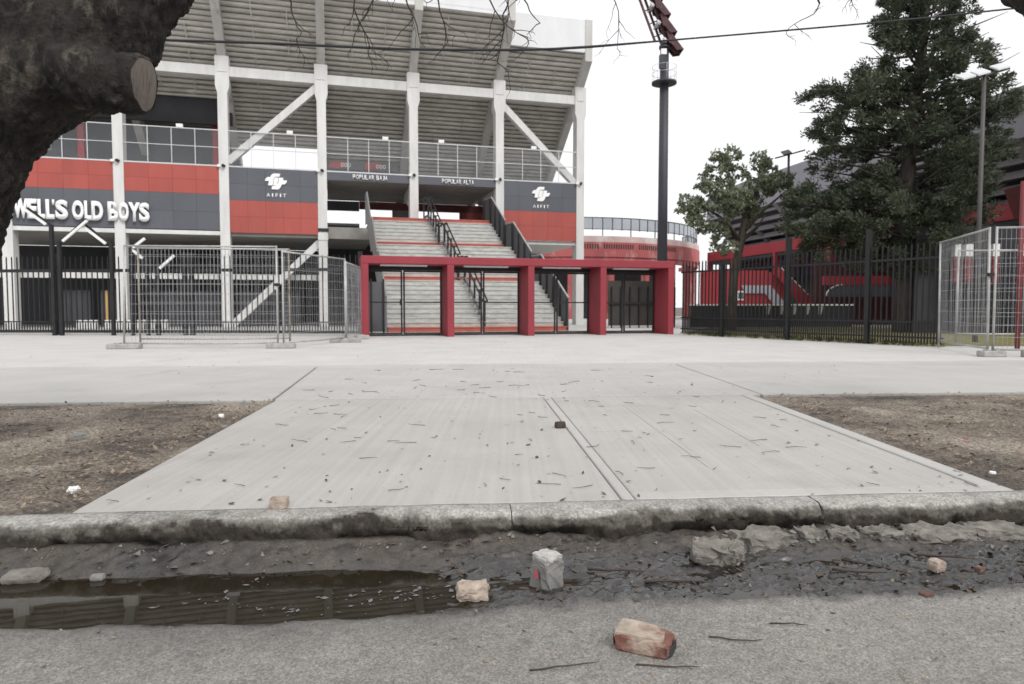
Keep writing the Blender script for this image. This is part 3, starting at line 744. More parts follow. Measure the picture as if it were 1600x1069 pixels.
for (v0, z0), (v1, z1) in zip(PTS, PTS[1:]):
    if abs(v1 - v0) < .05: continue
    lev = abs(z1 - z0) < .01
    u0, u1 = um(v0) - 1.4, um(v1) - 1.4; y0, y1 = v0 + 8, v1 + 8
    for side in (-.09, .09):
        MB().bar((u0 + side, y0, z0 + .95), (u1 + side, y1, z1 + .95), .045, .045).build('centre_handrail', M['black'], stw)
    MB().bar((u0, y0, z0 + .13), (u1, y1, z1 + .13), .06, .10).build('centre_kickrail', M['sheet'], stw)
    n = 4 if not lev else 1
    for i in range(n + 1):
        t = (i + .06) / (n + .12); u_, y_, zz = u0 + (u1-u0)*t, y0 + (y1-y0)*t, z0 + (z1-z0)*t
        q = MB().box(u_ - .032, u_ + .032, y_ - .03, y_ + .03, zz - .02, zz + .88); q.box(u_ - .12, u_ + .12, y_ - .02, y_ + .02, zz + .88, zz + .925)
        q.build('centre_post', M['black'], stw)

# ================================================================== GATEWAY
gate = thing('entrance_gateway', 'crimson concrete gateway of four bays with black steel doors in front of the stairs', 'gateway', W(2.05, -12), TH)
pc = [-2.85, -.33, 2.19, 4.59, 6.97]
gd = 1.1
for u_ in pc: bevel(MB().box(u_ - 2.05 - .105, u_ - 2.05 + .105, .005, gd, 0, 2.158).build('pillar', M['portal'], gate), .012)
bevel(MB().box(-2.955 - 2.05, 7.085 - 2.05, 0, gd + .02, 2.16, 2.39).build('lintel', M['portal'], gate), .015)
for i in range(4):
    x0, x1 = pc[i] - 2.05 + .11, pc[i+1] - 2.05 - .11; xc = x0 + (x1 - x0) * .47
    MB().box(x0 + .35, x1 - .55, .30, .38, 2.11, 2.157).build('light_tube', M['tubewhite'], gate)
    MB().box(x0, x1, gd - .16, gd - .04, 2.03, 2.157).build('door_head', M['black'], gate)
    MB().box(x0, x1, gd - .13, gd - .07, .005, .05).build('door_sill', M['black'], gate)
    for a, b_ in ((x0 + .01, xc - .015), (xc + .015, x1 - .01)):
        lf = MB(); w = .05
        lf.box(a, a + w, gd - .12, gd - .08, .055, 2.025); lf.box(b_ - w, b_, gd - .12, gd - .08, .055, 2.025)
        lf.box(a + w, b_ - w, gd - .119, gd - .081, 1.97, 2.025); lf.box(a + w, b_ - w, gd - .119, gd - .081, .055, .10)
        d = lf.build('gate_leaf', M['black'], gate)
        MB().box(a + w, b_ - w, gd - .117, gd - .083, 1.02, 1.06).build('mid_rail', M['black'], d)
    MB().box(xc - .1, xc - .06, gd - .17, gd - .12, .95, 1.12).build('lock', M['black'], gate)
# screens behind the end doors
t = thing('steel_screen', 'dark steel screen behind the leftmost gateway door beside the stairs', 'screen', W(-2.35, -8.6), TH)
MB().box(-.55, .28, -.02, .02, .05, 1.75).build('sheet', M['darksheet'], t)
for x in (-.55, -.13, .28): MB().box(x - .03, x + .03, -.06, -.02, 0, 1.85).build('post', M['black'], t)
t = thing('rear_fence', 'dark barred fence seen through the rightmost gateway door', 'fence', W(8.75, -5.5), TH)
MB().box(-1.2, 1.9, .05, .10, .1, 2.0).build('backing_sheet', mat('brown_grey_sheet', (.05, .045, .04), .8, .2, 2), t)
for i in range(8): MB().box(-1.1 + i*.42, -1.06 + i*.42, -.03, .03, 0, 1.75).build('bar', M['black'], t)
MB().box(-1.2, 1.9, -.02, .02, 1.0, 1.05).build('rail', M['black'], t)

# ================================================================== PICKET FENCES
def picket_fence(label, p0, p1, h, sp, w, rails, posts, low=None, group=None, spike=True, pr=.06):
    p0, p1 = Vector((*p0, 0)), Vector((*p1, 0)); d = p1 - p0; Ln = d.length; rz = math.atan2(d.y, d.x)
    t = thing('picket_fence', label, 'fence', p0, rz, group)
    def pk(hh, z0):
        mb = MB().box(-w/2, w/2, -w/2, w/2, z0, hh - .06)
        mb.add([(-w/2,-w/2,hh-.06),(w/2,-w/2,hh-.06),(w/2,w/2,hh-.06),(-w/2,w/2,hh-.06),(0,0,hh)], [(0,1,4),(1,2,4),(2,3,4),(3,0,4)])
        return mb
    n = int(Ln / sp); k0 = None
    for i in range(n):
        loc = ((i + .5) * Ln / n, 0, 0)
        if k0 is None: k0 = pk(h, .06).build('picket', M['black'], t, loc)
        else: clone(k0, loc)
    if low:
        k0 = None
        for i in range(n - 1):
            loc = ((i + 1) * Ln / n, 0, 0)
            if k0 is None: k0 = pk(low, .06).build('short_picket', M['black'], t, loc)
            else: clone(k0, loc)
    for z, hh in rails: MB().box(0, Ln, -w/2 - .012, w/2 + .012, z - hh/2, z + hh/2).build('rail', M['black'], t)
    for x, hh in posts: MB().box(x - pr, x + pr, -pr, pr, 0, hh).build('post', M['black'], t)
    return t
lf = picket_fence('long black picket fence with angled light strips in front of the lettered wall', (-19.5, 22.2), (-10.25, 21.6), 2.52, .175, .028, ((2.05, .10), (.12, .08), (.42, .04)), ((4.9, 2.6), (9.2, 2.6)), low=.42)
lf2 = picket_fence('black picket fence behind the left mesh panels up to the red gateway', (-10.15, 21.6), (-4.55, 21.1), 2.52, .175, .028, ((2.05, .10), (.12, .08), (.42, .04)), ((.05, 2.6), (5.5, 2.6)), low=.42)
rf = picket_fence('black picket fence running from the gateway past the conifer on the right', (5.45, 22.0), (9.55, 15.1), 2.35, .135, .03, ((2.0, .05), (.55, .04), (.20, .04)), ((1.7, 2.2), (4.0, 2.75), (6.25, 2.75)), low=.62, pr=.055)
# posts with angled light strips on the left fence
def lamp_post(x, y, h, dx, dz, label):
    t = thing('fence_light_post', label, 'lamp post', (x, y, 0), 0, 'angled strip lights along the black fence')
    MB().box(-.05, .05, -.05, .05, 0, h).build('post', M['black'], t)
    s_ = math.copysign(1, dx)
    MB().bar((0, 0, h - .02), (dx, 0, h + dz), .06, .06).build('arm', M['black'], t)
    nx, nz = -dz, dx
    ln = math.hypot(nx, nz); off = (.075 * (-1 if s_ > 0 else 1))
    ox, oz = dz / ln * .07 * s_, -abs(dx) / ln * .07
    MB().bar((dx*.12 + ox, -.05, h + dz*.12 + oz), (dx + ox, -.05, h + dz + oz), .06, .075).build('light_strip', M['tubewhite'], t)
lamp_post(-14.35, 21.42, 3.45, -.72, .52, 'tallest left post whose strip light leans up to the left over the big letters')
lamp_post(-14.08, 21.35, 2.90, .88, .72, 'post whose long strip light leans up to the right below the big letters')
lamp_post(-12.52, 21.45, 2.85, -.78, .60, 'post left of the second column with strip light leaning up to the left')
lamp_post(-11.85, 21.35, 2.75, .42, .32, 'post beside the second column with short strip light leaning up to the right')
lamp_post(-11.40, 21.40, 2.42, -.40, .34, 'post behind the mesh panel corner with short strip light leaning up to the left')
lamp_post(-11.12, 21.48, 2.10, .52, .45, 'post behind the mesh panel with strip light leaning up to the right')

# ================================================================== MESH FENCE PANELS
def mesh_panel(label, p0, p1, h, z0=.12, lean0=0, lean1=0, m='galv', sp=.078, group='temporary mesh panels'):
    """p0,p1 = feet (x,y); lean = how far the post top is off its foot, along the panel"""
    a, b = Vector((*p0, 0)), Vector((*p1, 0)); d = b - a; Ln = d.length
    t = thing('mesh_fence_panel', label, 'fence panel', a, math.atan2(d.y, d.x), group)
    r = .021
    A0, A1 = Vector((0, 0, .0)), Vector((lean0, 0, h)); B0, B1 = Vector((Ln, 0, .0)), Vector((Ln + lean1, 0, h))
    MB().tube([A0, A1 + Vector((0, 0, .0))], r, 10).build('post', M[m], t); MB().tube([B0, B1], r, 10).build('post', M[m], t)
    def on(p, q, zz): return p + (q - p) * (zz / h)
    MB().tube([on(A0, A1, h - r), on(B0, B1, h - r)], r * .9, 10).build('top_rail', M['galv'], t)
    mid = (on(A0, A1, z0) + on(B0, B1, z0)) / 2 + Vector((0, 0, -.012))
    MB().tube([on(A0, A1, z0), mid, on(B0, B1, z0)], r * .9, 10).build('bottom_rail', M['galv'], t)
    wm = MB(); n = int(Ln / sp)
    for i in range(1, n):
        f = i / n; lo = on(A0, A1, z0) * (1 - f) + on(B0, B1, z0) * f; hi = on(A0, A1, h - r) * (1 - f) + on(B0, B1, h - r) * f
        j = random.uniform(-.006, .006)
        wm.tube([lo, (lo + hi) / 2 + Vector((j, random.uniform(-.02, .02), 0)), hi], .0029, 4, cap=False)
    nz = 10
    for i in range(1, nz):
        zz = z0 + (h - z0) * i / nz
        wm.tube([on(A0, A1, zz), (on(A0, A1, zz) + on(B0, B1, zz)) / 2 + Vector((0, random.uniform(-.03, .03), random.uniform(-.01, .01))), on(B0, B1, zz)], .0032, 4, cap=False)
    tag(wm.build('wire_mesh', M['wire'], t), kind='stuff')
    return t
pA = mesh_panel('wide mesh panel facing the camera at left, in front of the others', (-8.32, 14.62), (-5.10, 14.85), 2.22, lean0=.06)
pD = mesh_panel('rusty mesh panel standing just behind the wide left one', (-8.15, 14.95), (-4.98, 15.3), 2.20, z0=.2, m='rust')
pB = mesh_panel('mesh panel angled away to the right of the wide left panel', (-4.99, 14.90), (-4.22, 17.3), 2.12)
pC = mesh_panel('mesh panel seen almost edge on beside the red gateway', (-4.21, 17.36), (-4.40, 20.2), 2.05, m='galv')
pE = mesh_panel('leaning mesh panel nearest the right end of the black fence', (9.45, 15.1), (8.62, 12.35), 2.34, lean0=-.10, lean1=-.10, z0=.15)
pF = mesh_panel('mesh panel running out of the frame at far right', (8.72, 12.36), (11.2, 11.9), 2.34, z0=.13)
pG = mesh_panel('lower mesh panel standing behind the two at far right', (10.35, 15.9), (12.0, 15.7), 2.22, z0=.28)
for pnl, x, z in ((pA, 3.20, 1.35), (pE, 2.86, 1.45)):
    MB().box(x - .03, x + .09, -.04, .04, z, z + .06).build('clamp', M['black'], pnl)
def foot(label, x, y, rz, m='block', L=.68):
    mb = MB().box(-L/2, L/2, -.11, .11, 0, .11)
    o = mb.build('ballast_block', M[m], None, (x, y, 0), rz); bevel(o, .02, 2)
    MB().box(-L*.3, -L*.12, -.06, .06, .108, .13).build('socket', M['block'], o); MB().box(L*.12, L*.3, -.06, .06, .108, .13).build('socket', M['block'], o)
    return tag(o, label, 'concrete foot', 'concrete feet of the mesh panels')
foot('concrete foot under the left end of the wide left mesh panel', -8.30, 14.6, .05)
foot('concrete foot under the meeting posts of the left mesh panels', -5.02, 14.82, .05, L=.60)
foot('concrete foot where the left angled mesh panel ends', -4.22, 17.3, .2, L=.78)
foot('concrete foot nearest the red gateway', -4.32, 19.0, .25)
foot('concrete foot under the meeting posts of the right mesh panels', 8.66, 12.3, .02, L=.42)
foot('dark concrete foot at the far right edge', 9.35, 12.2, .0, 'block', L=.34)

# ================================================================== LIGHT TOWER
tw = thing('floodlight_tower', 'tall dark steel floodlight mast with red lamp rack behind the gateway', 'light tower', (9.85, 45, 0))
MB().tube([(0,0,0),(0,0,8),(0,0,17.9)], [.34,.31,.28], 20).build('mast', M['tower'], tw)
MB().tube([(0,0,15.30),(0,0,15.42)], .80, 24).build('platform', M['tower'], tw)
rr = MB()
for zz in (15.95, 16.4):
    rr.tube([(.78*math.cos(a*math.pi/10), .78*math.sin(a*math.pi/10), zz) for a in range(21)], .014, 5, cap=False)
for a in range(8): rr.tube([(.78*math.cos(a*math.pi/4), .78*math.sin(a*math.pi/4), 15.42),(.78*math.cos(a*math.pi/4), .78*math.sin(a*math.pi/4), 16.4)], .014, 5)
rr.build('guard_rail', M['whitemetal'], tw)
MB().box(-.42, -.05, -.42, -.3, 16.15, 17.0).build('control_box', M['tower'], tw)
MB().box(-.30, .05, -.44, -.33, 17.05, 17.4).build('junction_box', M['white'], tw)
MB().tube([(0,0,17.55),(0,0,17.7)], .36, 16).build('collar', M['tower'], tw)
# lamp rack: leaning lattice plane with four tilted lamp rows
ax = Vector((-.42, -.1, 1)).normalized()
rk = MB(); base = Vector((-.1, 0, 17.9))
for off in (-.55, .2):
    rk.bar(base + Vector((off, -.2, 0)), base + Vector((off, -.2, 0)) + ax * 7, .12, .12); rk.bar(base + Vector((off + .55, .4, 0)), base + Vector((off + .55, .4, 0)) + ax * 7, .12, .12)
for i in range(8):
    p = base + ax * (.3 + i * .85)
    rk.bar(p + Vector((-.55, -.2, 0)), p + Vector((.75, .4, .75)), .07, .07); rk.bar(p + Vector((.2, -.2, 0)), p + Vector((0, .4, .8)), .06, .06)
rk.build('rack_frame', M['racksteel'], tw)
for i in range(6):
    p = base + ax * (-.95 + i * 1.14) + Vector((.05, 0, .25))
    tri = [(-.30, 1.18), (-.08, 1.20), (.80, .06), (.38, .0), (.02, .42), (-.12, .45)]
    sh = MB()
    for y0, y1 in ((-.62, -.5), (-.06, .06), (.5, .62)):
        sh.prism([(p.x + a_, p.z + b_) for a_, b_ in tri], 1, p.y + y0, p.y + y1)
    sh.bar(p + Vector((.76, -.6, .08)), p + Vector((.76, .6, .08)), .08, .08); sh.bar(p + Vector((-.1, -.6, 1.15)), p + Vector((-.1, .6, 1.15)), .08, .08)
    sh.build('lamp_bracket', M['racksteel'], tw)
    sp = MB().add([p + Vector(q) for q in ((-.1,-.45,1.12),(.78,-.6,.08),(.78,.6,.08),(-.1,.45,1.12),(-.1,-.45,1.08),(.78,-.6,.04),(.78,.6,.04),(-.1,.45,1.08))], [(0,1,2,3),(7,6,5,4),(0,4,5,1),(1,5,6,2),(2,6,7,3),(3,7,4,0)])
    sp.build('lamp_shade', M['racksteel'], tw)
    for j in range(3): MB().tube([p + Vector((-.50, -.45 + j*.4, .72)), p + Vector((-.24, -.45 + j*.4, .62))], [.17, .10], 10).build('lamp', M['whitemetal'], tw)

# ================================================================== ROUND STAND
rs = thing('round_stand', 'old round stand with faded red wall and glazed railing beyond the gateway', 'stadium', (4.3, 62, 0))
RR = 12.2; a0, a1 = R(205), R(372)
def arc(r0, r1, z0, z1, aa=a0, ab=a1, n=48):
    mb = MB(); vs = []
    for i in range(n + 1):
        t = aa + (ab - aa) * i / n
        c, s_ = math.cos(t), math.sin(t)
        vs += [(r0*c, r0*s_, z0), (r1*c, r1*s_, z0), (r1*c, r1*s_, z1), (r0*c, r0*s_, z1)]
    fs = []
    for i in range(n):
        b = 4 * i
        for j in range(4): fs.append((b + j, b + (j+1) % 4, b + 4 + (j+1) % 4, b + 4 + j))
    fs += [(0,1,2,3), (4*n+3, 4*n+2, 4*n+1, 4*n)]
    return mb.add(vs, fs)
arc(RR - .3, RR, 4.55, 5.62).build('red_band', M['roundred'], rs)
arc(RR - .34, RR - .04, 5.622, 6.06).build('pale_band', M['roundpale'], rs)
arc(RR - .6, RR - .1, 4.2, 4.548).build('soffit_band', M['roundred'], rs)
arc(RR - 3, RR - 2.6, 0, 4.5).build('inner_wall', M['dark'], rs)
arc(RR - .27, RR - .2, 7.38, 7.44).build('top_rail', M['pole'], rs); arc(RR - .27, RR - .2, 6.55, 6.6).build('bottom_rail', M['pole'], rs)
N = 46
pp0 = None
for i in range(N + 1):
    t = a0 + (a1 - a0) * i / N
    MB().box(-.03, .03, -.03, .03, 5.9 if i % 3 == 0 else 6.5, 7.42).build('railing_post', M['pole'], rs, ((RR - .24) * math.cos(t), (RR - .24) * math.sin(t), 0), t)
    if i < N:
        ta = t + (a1 - a0) / N * .5; w = RR * (a1 - a0) / N / 2 - .05
        lo = ((RR - .24) * math.cos(ta), (RR - .24) * math.sin(ta), 0)
        if pp0 is None: pp0 = MB().box(-.006, .006, -w, w, 6.61, 7.37).build('railing_panel', M['polycarb'], rs, lo, ta)
        else:
            c = clone(pp0, lo); c.rotation_euler = (0, 0, ta)
s0 = None
for g_, (ga, gn) in enumerate(((272, 9), (281.5, 13), (295, 11), (306, 9))):
    for i in range(gn):
        t = R(ga + i * .9); lo = (RR * math.cos(t), RR * math.sin(t), 5.3)
        if s0 is None: s0 = MB().box(-.01, .012, -.05, .05, -.17, .17).build('wall_slot', M['dark'], rs, lo, t)
        else:
            c = clone(s0, lo); c.rotation_euler = (0, 0, t)
for i in range(9):
    t = R(225 + i * 15); MB().box(-.25, .25, -.2, .2, 0, 4.2).build('pier', M['roundred'], rs, ((RR - .6) * math.cos(t), (RR - .6) * math.sin(t), 0), t)

# ================================================================== RIGHT STAND (side wing)
RA = math.atan2(.983, -.184)
rw = thing('side_stand', 'dark grey stand with red fascia and red stair walls behind the conifer', 'stadium', (16.75, 42.06, 0), RA)
# local x runs away from the camera along the wall, +y to the left (towards the viewer side), so outward = +y
x0, x1 = -34, 10.3
MB().box(x0, x1, -.3, 0, 4.32, 5.0).build('red_fascia', M['redwall'], rw)
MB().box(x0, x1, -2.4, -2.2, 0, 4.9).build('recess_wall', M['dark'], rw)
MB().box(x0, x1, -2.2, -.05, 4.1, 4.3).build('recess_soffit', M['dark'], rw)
for x in (-22, -16, -9.5, -4.2, 1.2, 6.6, 10.1): MB().box(x - .13, x + .13, -.25, .04, 0, 4.318).build('red_column', M['redwall'], rw)
gl0 = None
for i in range(21):
    x = -26 + i * 1.7
    if gl0 is None: gl0 = MB().box(-.8, .8, -1.35, -1.3, 2.75, 4.05).build('window_pane', mat('dark_glass', (.03, .033, .045), .12, .2, 1, spec=.6), rw, (x, 0, 0))
    else: clone(gl0, (x, 0, 0))
# bowl
MB().add([(x0,.25,7.35),(10.1,.25,7.35),(8.9,.7,9.15),(x0,.7,9.15),(x0,-.2,7.35),(10.1,-.2,7.35),(8.9,.3,9.15),(x0,.3,9.15)],
         [(0,1,2,3),(7,6,5,4),(4,5,1,0),(3,2,6,7),(1,5,6,2)]).build('bowl_rim', M['bowl'], rw)
for i in range(5):
    z0 = 5.0 + i * .47; y0 = -2.35 + i * .46
    q = MB().box(x0, 9.4 + i * .05, y0, y0 + .40, z0 + .16, z0 + .46)
    q.build('bowl_tier', M['bowldark'], rw)
for x in (-27, -21, -15.5, -10, -4.5, 1.0, 5.2):
    MB().prism([(-2.4, 4.9), (.22, 7.34), (-.3, 7.6), (-2.4, 5.9)], 0, x - .22, x + .22).build('bowl_rib', M['bowldark'], rw)
MB().prism([(-2.75, 4.95), (-.05, 7.25), (-.05, 7.45), (-2.75, 5.2)], 0, x0, 9.58).build('bowl_dark_backing', M['dark'], rw)  # charcoal backing added so the gaps between the tiers look shaded
MB().prism([(-2.6, 5.0), (.2, 7.35), (.2, 9.0), (-2.6, 9.0)], 0, 9.6, 9.95).build('bowl_end_wall', M['bowldark'], rw)
# red stair block in front of the wing
sb = thing('red_stair_block', 'red stair walls with grey ramp bands behind the black picket fence', 'stairs', (11.85, 36.7, 0), R(4))
def spoly(name, pts, m, y0, y1): MB().prism(pts, 1, y0, y1).build(name, m, sb)
spoly('main_wall', [(-1.7, 0), (3.2, 0), (3.2, 2.0), (1.9, 2.85), (-1.7, 2.85)], M['redwall'], 0, .3)
spoly('ramp_band', [(.45, 2.05), (2.05, 2.05), (3.35, .5), (3.35, .05), (3.0, .05), (1.75, 1.62), (.62, 1.62)], M['bowl'], -.08, -.002)
spoly('upper_parapet', [(2.3, 3.0), (2.5, 3.0), (4.0, 1.5), (5.5, 1.5), (7.1, .2), (7.1, -.0), (6.4, .0), (5.3, 1.0), (3.6, 1.0), (2.3, 2.5)], M['redwall'], -.35, -.15)
spoly('grey_infill', [(3.62, .3), (5.1, .3), (5.1, .98), (3.62, .98)], M['bowl'], -.32, -.2)
MB().bar((2.4, -.25, 3.05), (4.0, -.25, 1.55), .22, .05).build('coping', M['whitemetal'], sb)
MB().bar((5.5, -.25, 1.55), (7.1, -.25, .25), .22, .05).build('coping', M['whitemetal'], sb)
n_ = MB().box(.2, .62, -.06, -.002, 1.25, 1.75).build('wall_box', M['white'], sb); MB().box(.27, .55, -.07, -.058, 1.33, 1.67).build('wall_box_front', M['greyarch'], n_)
# low dark wall with white coping
lw = thing('low_wall', 'low dark wall with white coping behind the right picket fence', 'wall', (9.1, 30.2, 0), R(4))
MB().box(-1.2, 6.2, 0, .2, 0, .95).build('wall', M['dark'], lw); MB().box(-1.25, 6.25, -.03, .23, .952, 1.02).build('coping', M['white'], lw)
for i in range(5): MB().prism([(2.2+i*.6, .55), (2.32+i*.6, .55), (2.42+i*.6, .93), (2.18+i*.6, .93)], 1, -.006, -.001).build('paint_drip', M['stonepale'] if 'stonepale' in M else M['block'], lw)
# grey arches of the concourse further right
ga = thing('concourse_arcade', 'dark arcade with pale curved edges and warm strip light under the red wing', 'arcade', (18.0, 33.5, 0), R(-4))
MB().box(-2.6, 9, 1.4, 1.6, 0, 3.2).build('rear_wall', mat('dark_red_wall', (.07, .02, .022), .7, .3, 1.5), ga)
for x0_, x1_, zt_ in ((-2.5, .66, 1.95), (1.5, 5.4, 2.15)):
    n = 8; arcp = [(x0_ + .75 - .75 * math.cos(math.pi / 2 * i / n), zt_ - .55 + .55 * math.sin(math.pi / 2 * i / n)) for i in range(n + 1)]
    MB().prism([(x1_, zt_ - .55)] + [(x0_, zt_ - .55)] + arcp[1:] + [(x1_, zt_)], 1, .1, .4).build('grey_fascia', M['greyarch'], ga)
    MB().tube([(x, .08, z + .03) for x, z in arcp], .035, 6).build('edge_highlight', M['whitemetal'], ga)  # white tube draws the highlight on the rounded corner; no real trim
MB().box(-2.6, .65, .1, .4, 1.98, 2.42).build('red_band', M['redwall'], ga)
MB().box(1.2, 6, .1, .4, 2.32, 2.72).build('red_band', M['redwall'], ga)
MB().box(1.2, 6, .02, .45, 2.722, 2.84).build('white_edge', M['white'], ga)
MB().box(.68, 1.12, -.3, .05, 0, 3.0).build('broad_post', M['greyarch'], ga)
MB().box(1.18, 1.28, -.12, -.05, .35, 1.5).build('strip_light', M['warm'], ga)
# red box part at the far right edge
rb = thing('red_kiosk', 'red wall pieces with white tops behind the far right mesh panels', 'kiosk', (15.0, 22.5, 0), R(-6))
for x, w_ in ((-.45, .18), (-.12, .22), (.72, .2), (1.6, .14)):
    MB().box(x, x + w_, 0, .25, 1.7, 2.55).build('red_panel', M['darkred'], rb); MB().box(x, x + w_, -.02, .23, 2.552, 2.95).build('white_panel', M['white'], rb); MB().box(x + .1, x + .2, .05, .15, 0, 1.698).build('post', M['pole'], rb)
MB().box(-1.4, 3.5, .6, .7, 0, 3.6).build('rear_screen', M['dark'], rb)
re = thing('red_canopy', 'red canopy end at the right edge above the mesh panels', 'canopy', (18.2, 24.2, 0), R(-6))
MB().prism([(-.2, 5.2), (3, 5.5), (3, 4.0), (.2, 4.1)], 1, 0, 1.2).build('fascia', M['darkred'], re)
MB().box(.8, 1.1, .3, .6, 0, 4.0).build('post', M['dark'], re)
po = tag(MB().tube([(0,0,0),(0,0,3.5)], .05, 10).build('red_post', M['darkred'], None, (10.6, 14.3, 0)), 'slim red post standing at the far right edge behind the mesh', 'post')

# street lamps beside the fence
def lamp(label, x, y, h, heads):
    t = thing('lamp_post', label, 'lamp post', (x, y, 0), 0, 'slim lamp posts behind the picket fence')
    MB().tube([(0,0,0),(0,0,h*.5),(0,0,h)], [.065,.055,.045], 10).build('pole', M['pole'], t)
    MB().bar((-.52,-.0,h-.14), (.62,.0,h+.17), .05, .05).build('crossarm', M['pole'], t)
    for x_, m in heads:
        zz = h + .02 + (x_) * .27
        MB().add([(x_-.15,-.16,zz-.06),(x_+.15,-.16,zz+.02),(x_+.15,.16,zz+.20),(x_-.15,.16,zz+.12),(x_-.15,-.16,zz-.02),(x_+.15,-.16,zz+.06),(x_+.15,.16,zz+.24),(x_-.15,.16,zz+.16)],
                 [(3,2,1,0),(4,5,6,7),(0,1,5,4),(1,2,6,5),(2,3,7,6),(3,0,4,7)]).build('lamp_head', M['whitemetal'] if m else M['pole'], t)
lamp('slim lamp post with three white floodlights in front of the conifer', 11.75, 17.3, 6.65, ((-.46, 1), (-.10, 1), (.38, 1)))
lamp('slim lamp post with dark heads between the broadleaf tree and the conifer', 10.65, 26.6, 6.75, ((-.1, 0),))

# ================================================================== TREES
def tint_leaves(name, c, var=.35, rough=.6, trans=.25):
    m = bpy.data.materials.new(name); m.use_nodes = True; n = m.node_tree.nodes; l = m.node_tree.links
    p = n['Principled BSDF']; p.inputs['Roughness'].default_value = rough; p.inputs['Specular IOR Level'].default_value = .3
    g = n.new('ShaderNodeNewGeometry'); t = n.new('ShaderNodeTexNoise'); t.inputs['Scale'].default_value = 1.3; t.inputs['Detail'].default_value = 6
    l.new(g.outputs['Position'], t.inputs['Vector'])
    ad = n.new('ShaderNodeMath'); ad.operation = 'MULTIPLY_ADD'; ad.inputs[1].default_value = .5
    l.new(g.outputs['Random Per Island'], ad.inputs[0]); 
    sb_ = n.new('ShaderNodeMath'); sb_.operation = 'SUBTRACT'; sb_.inputs[1].default_value = .25; l.new(t.outputs['Fac'], sb_.inputs[0]); l.new(sb_.outputs[0], ad.inputs[2])
    r = n.new('ShaderNodeValToRGB')
    r.color_ramp.elements[0].position = .15; r.color_ramp.elements[1].position = .85
    r.color_ramp.elements[0].color = (*[x * (1 - var) for x in c], 1); r.color_ramp.elements[1].color = (c[0]*(1+var*1.3), c[1]*(1+var), c[2]*(1+var*.6), 1)
    l.new(ad.outputs[0], r.inputs[0]); l.new(r.outputs[0], p.inputs['Base Color'])
    tr = n.new('ShaderNodeBsdfTranslucent'); l.new(r.outputs[0], tr.inputs['Color'])
    mxs = n.new('ShaderNodeMixShader'); mxs.inputs[0].default_value = trans
    l.new(p.outputs[0], mxs.inputs[1]); l.new(tr.outputs[0], mxs.inputs[2]); l.new(mxs.outputs[0], n['Material Output'].inputs[0])
    return m
def leaf_quads(C, rad, n_per, ln, wd_, outward=None, flat=.8):
    """C (k,3) clump centres, rad (k,), leaf blades pointing out of each clump"""
    k_ = len(C); n = k_ * n_per
    c = np.repeat(C, n_per, 0); r = np.repeat(rad, n_per)[:, None]
    d = rng.normal(size=(n, 3)); d /= np.linalg.norm(d, axis=1)[:, None]
    pos = c + d * r * (rng.random((n, 1)) ** .5) * np.array([1, 1, flat])
    dirv = d * .8 + rng.normal(size=(n, 3)) * .55 + np.array([0, 0, .15])
    if outward is not None: dirv += np.repeat(outward, n_per, 0) * .8
    dirv /= np.linalg.norm(dirv, axis=1)[:, None]
    side = np.cross(dirv, rng.normal(size=(n, 3))); side /= np.linalg.norm(side, axis=1)[:, None]
    Ls = ln * (.6 + .8 * rng.random((n, 1))); Ws = wd_ * (.6 + .8 * rng.random((n, 1)))
    a = pos - dirv * Ls * .5; b = pos + dirv * Ls * .5
    return np.stack([a, pos + side * Ws * .5, b, pos - side * Ws * .5], 1)

# --- conifer (built around its own foot)
CT = Vector((13.75, 24.0, 0))
ct = thing('conifer_tree', 'tall dark green conifer with ragged crown behind the right picket fence', 'tree', CT)
zs = [2.4, 2.9, 4.2, 5.2, 5.9, 7.2, 8.4, 9.5, 11.4, 13.5, 15.2]
lo = [10.2, 9.7, 9.35, 9.55, 10.4, 10.3, 10.25, 11.2, 12.4, 13.2, 14.2]; hi = [14.8, 15.2, 16.9, 17.0, 17.2, 17.3, 17.4, 16.9, 16.4, 15.8, 14.9]
MB().tube([(0,0,0),(.05,0,1.5),(-.05,.1,4),(.1,0,7),(.4,0,10),(.6,0,14.6)], [.36,.30,.26,.22,.15,.03], 12).build('trunk', M['bark2'], ct)
brs = MB(); Cs = []; Rs = []; Os = []
for i in range(185):
    z = 2.35 + 12.5 * ((i + random.random()) / 185) ** 1.12
    ang = i * 2.39996 + random.uniform(-.4, .4)
    l_, h_ = np.interp(z, zs, lo) - CT.x, np.interp(z, zs, hi) - CT.x
    tx = .1 + .035 * max(0, z - 4)
    ca, sa = math.cos(ang), math.sin(ang)
    ext = (h_ - tx) if ca > 0 else (tx - l_)
    dep = .8 * (h_ - l_) / 2
    reach = 1 / math.sqrt((ca / ext) ** 2 + (sa / dep) ** 2) * random.uniform(.70, 1.04)
    rise = random.uniform(-.05, .35) * reach * (.6 if z < 5 else 1)
    tip = Vector((tx + ca * reach, sa * reach, z + rise)); st_ = Vector((tx, 0, z - .25))
    mid = (st_ + tip) / 2 + Vector((0, 0, -.15 * reach * .3))
    brs.tube([st_, mid, tip], [.055, .035, .008], 5, cap=False)
    o3 = np.array([ca, sa, .25])
    nc = max(3, int(reach * 2.7))
    for j in range(nc):
        f = .30 + .72 * (j + random.random()) / nc
        p = st_.lerp(tip, min(f, 1)) if f > .5 else st_.lerp(mid, f * 2)
        Cs.append((p.x + random.gauss(0, .28), p.y + random.gauss(0, .28), p.z + random.gauss(0, .22))); Rs.append(random.uniform(.18, .44)); Os.append(o3)
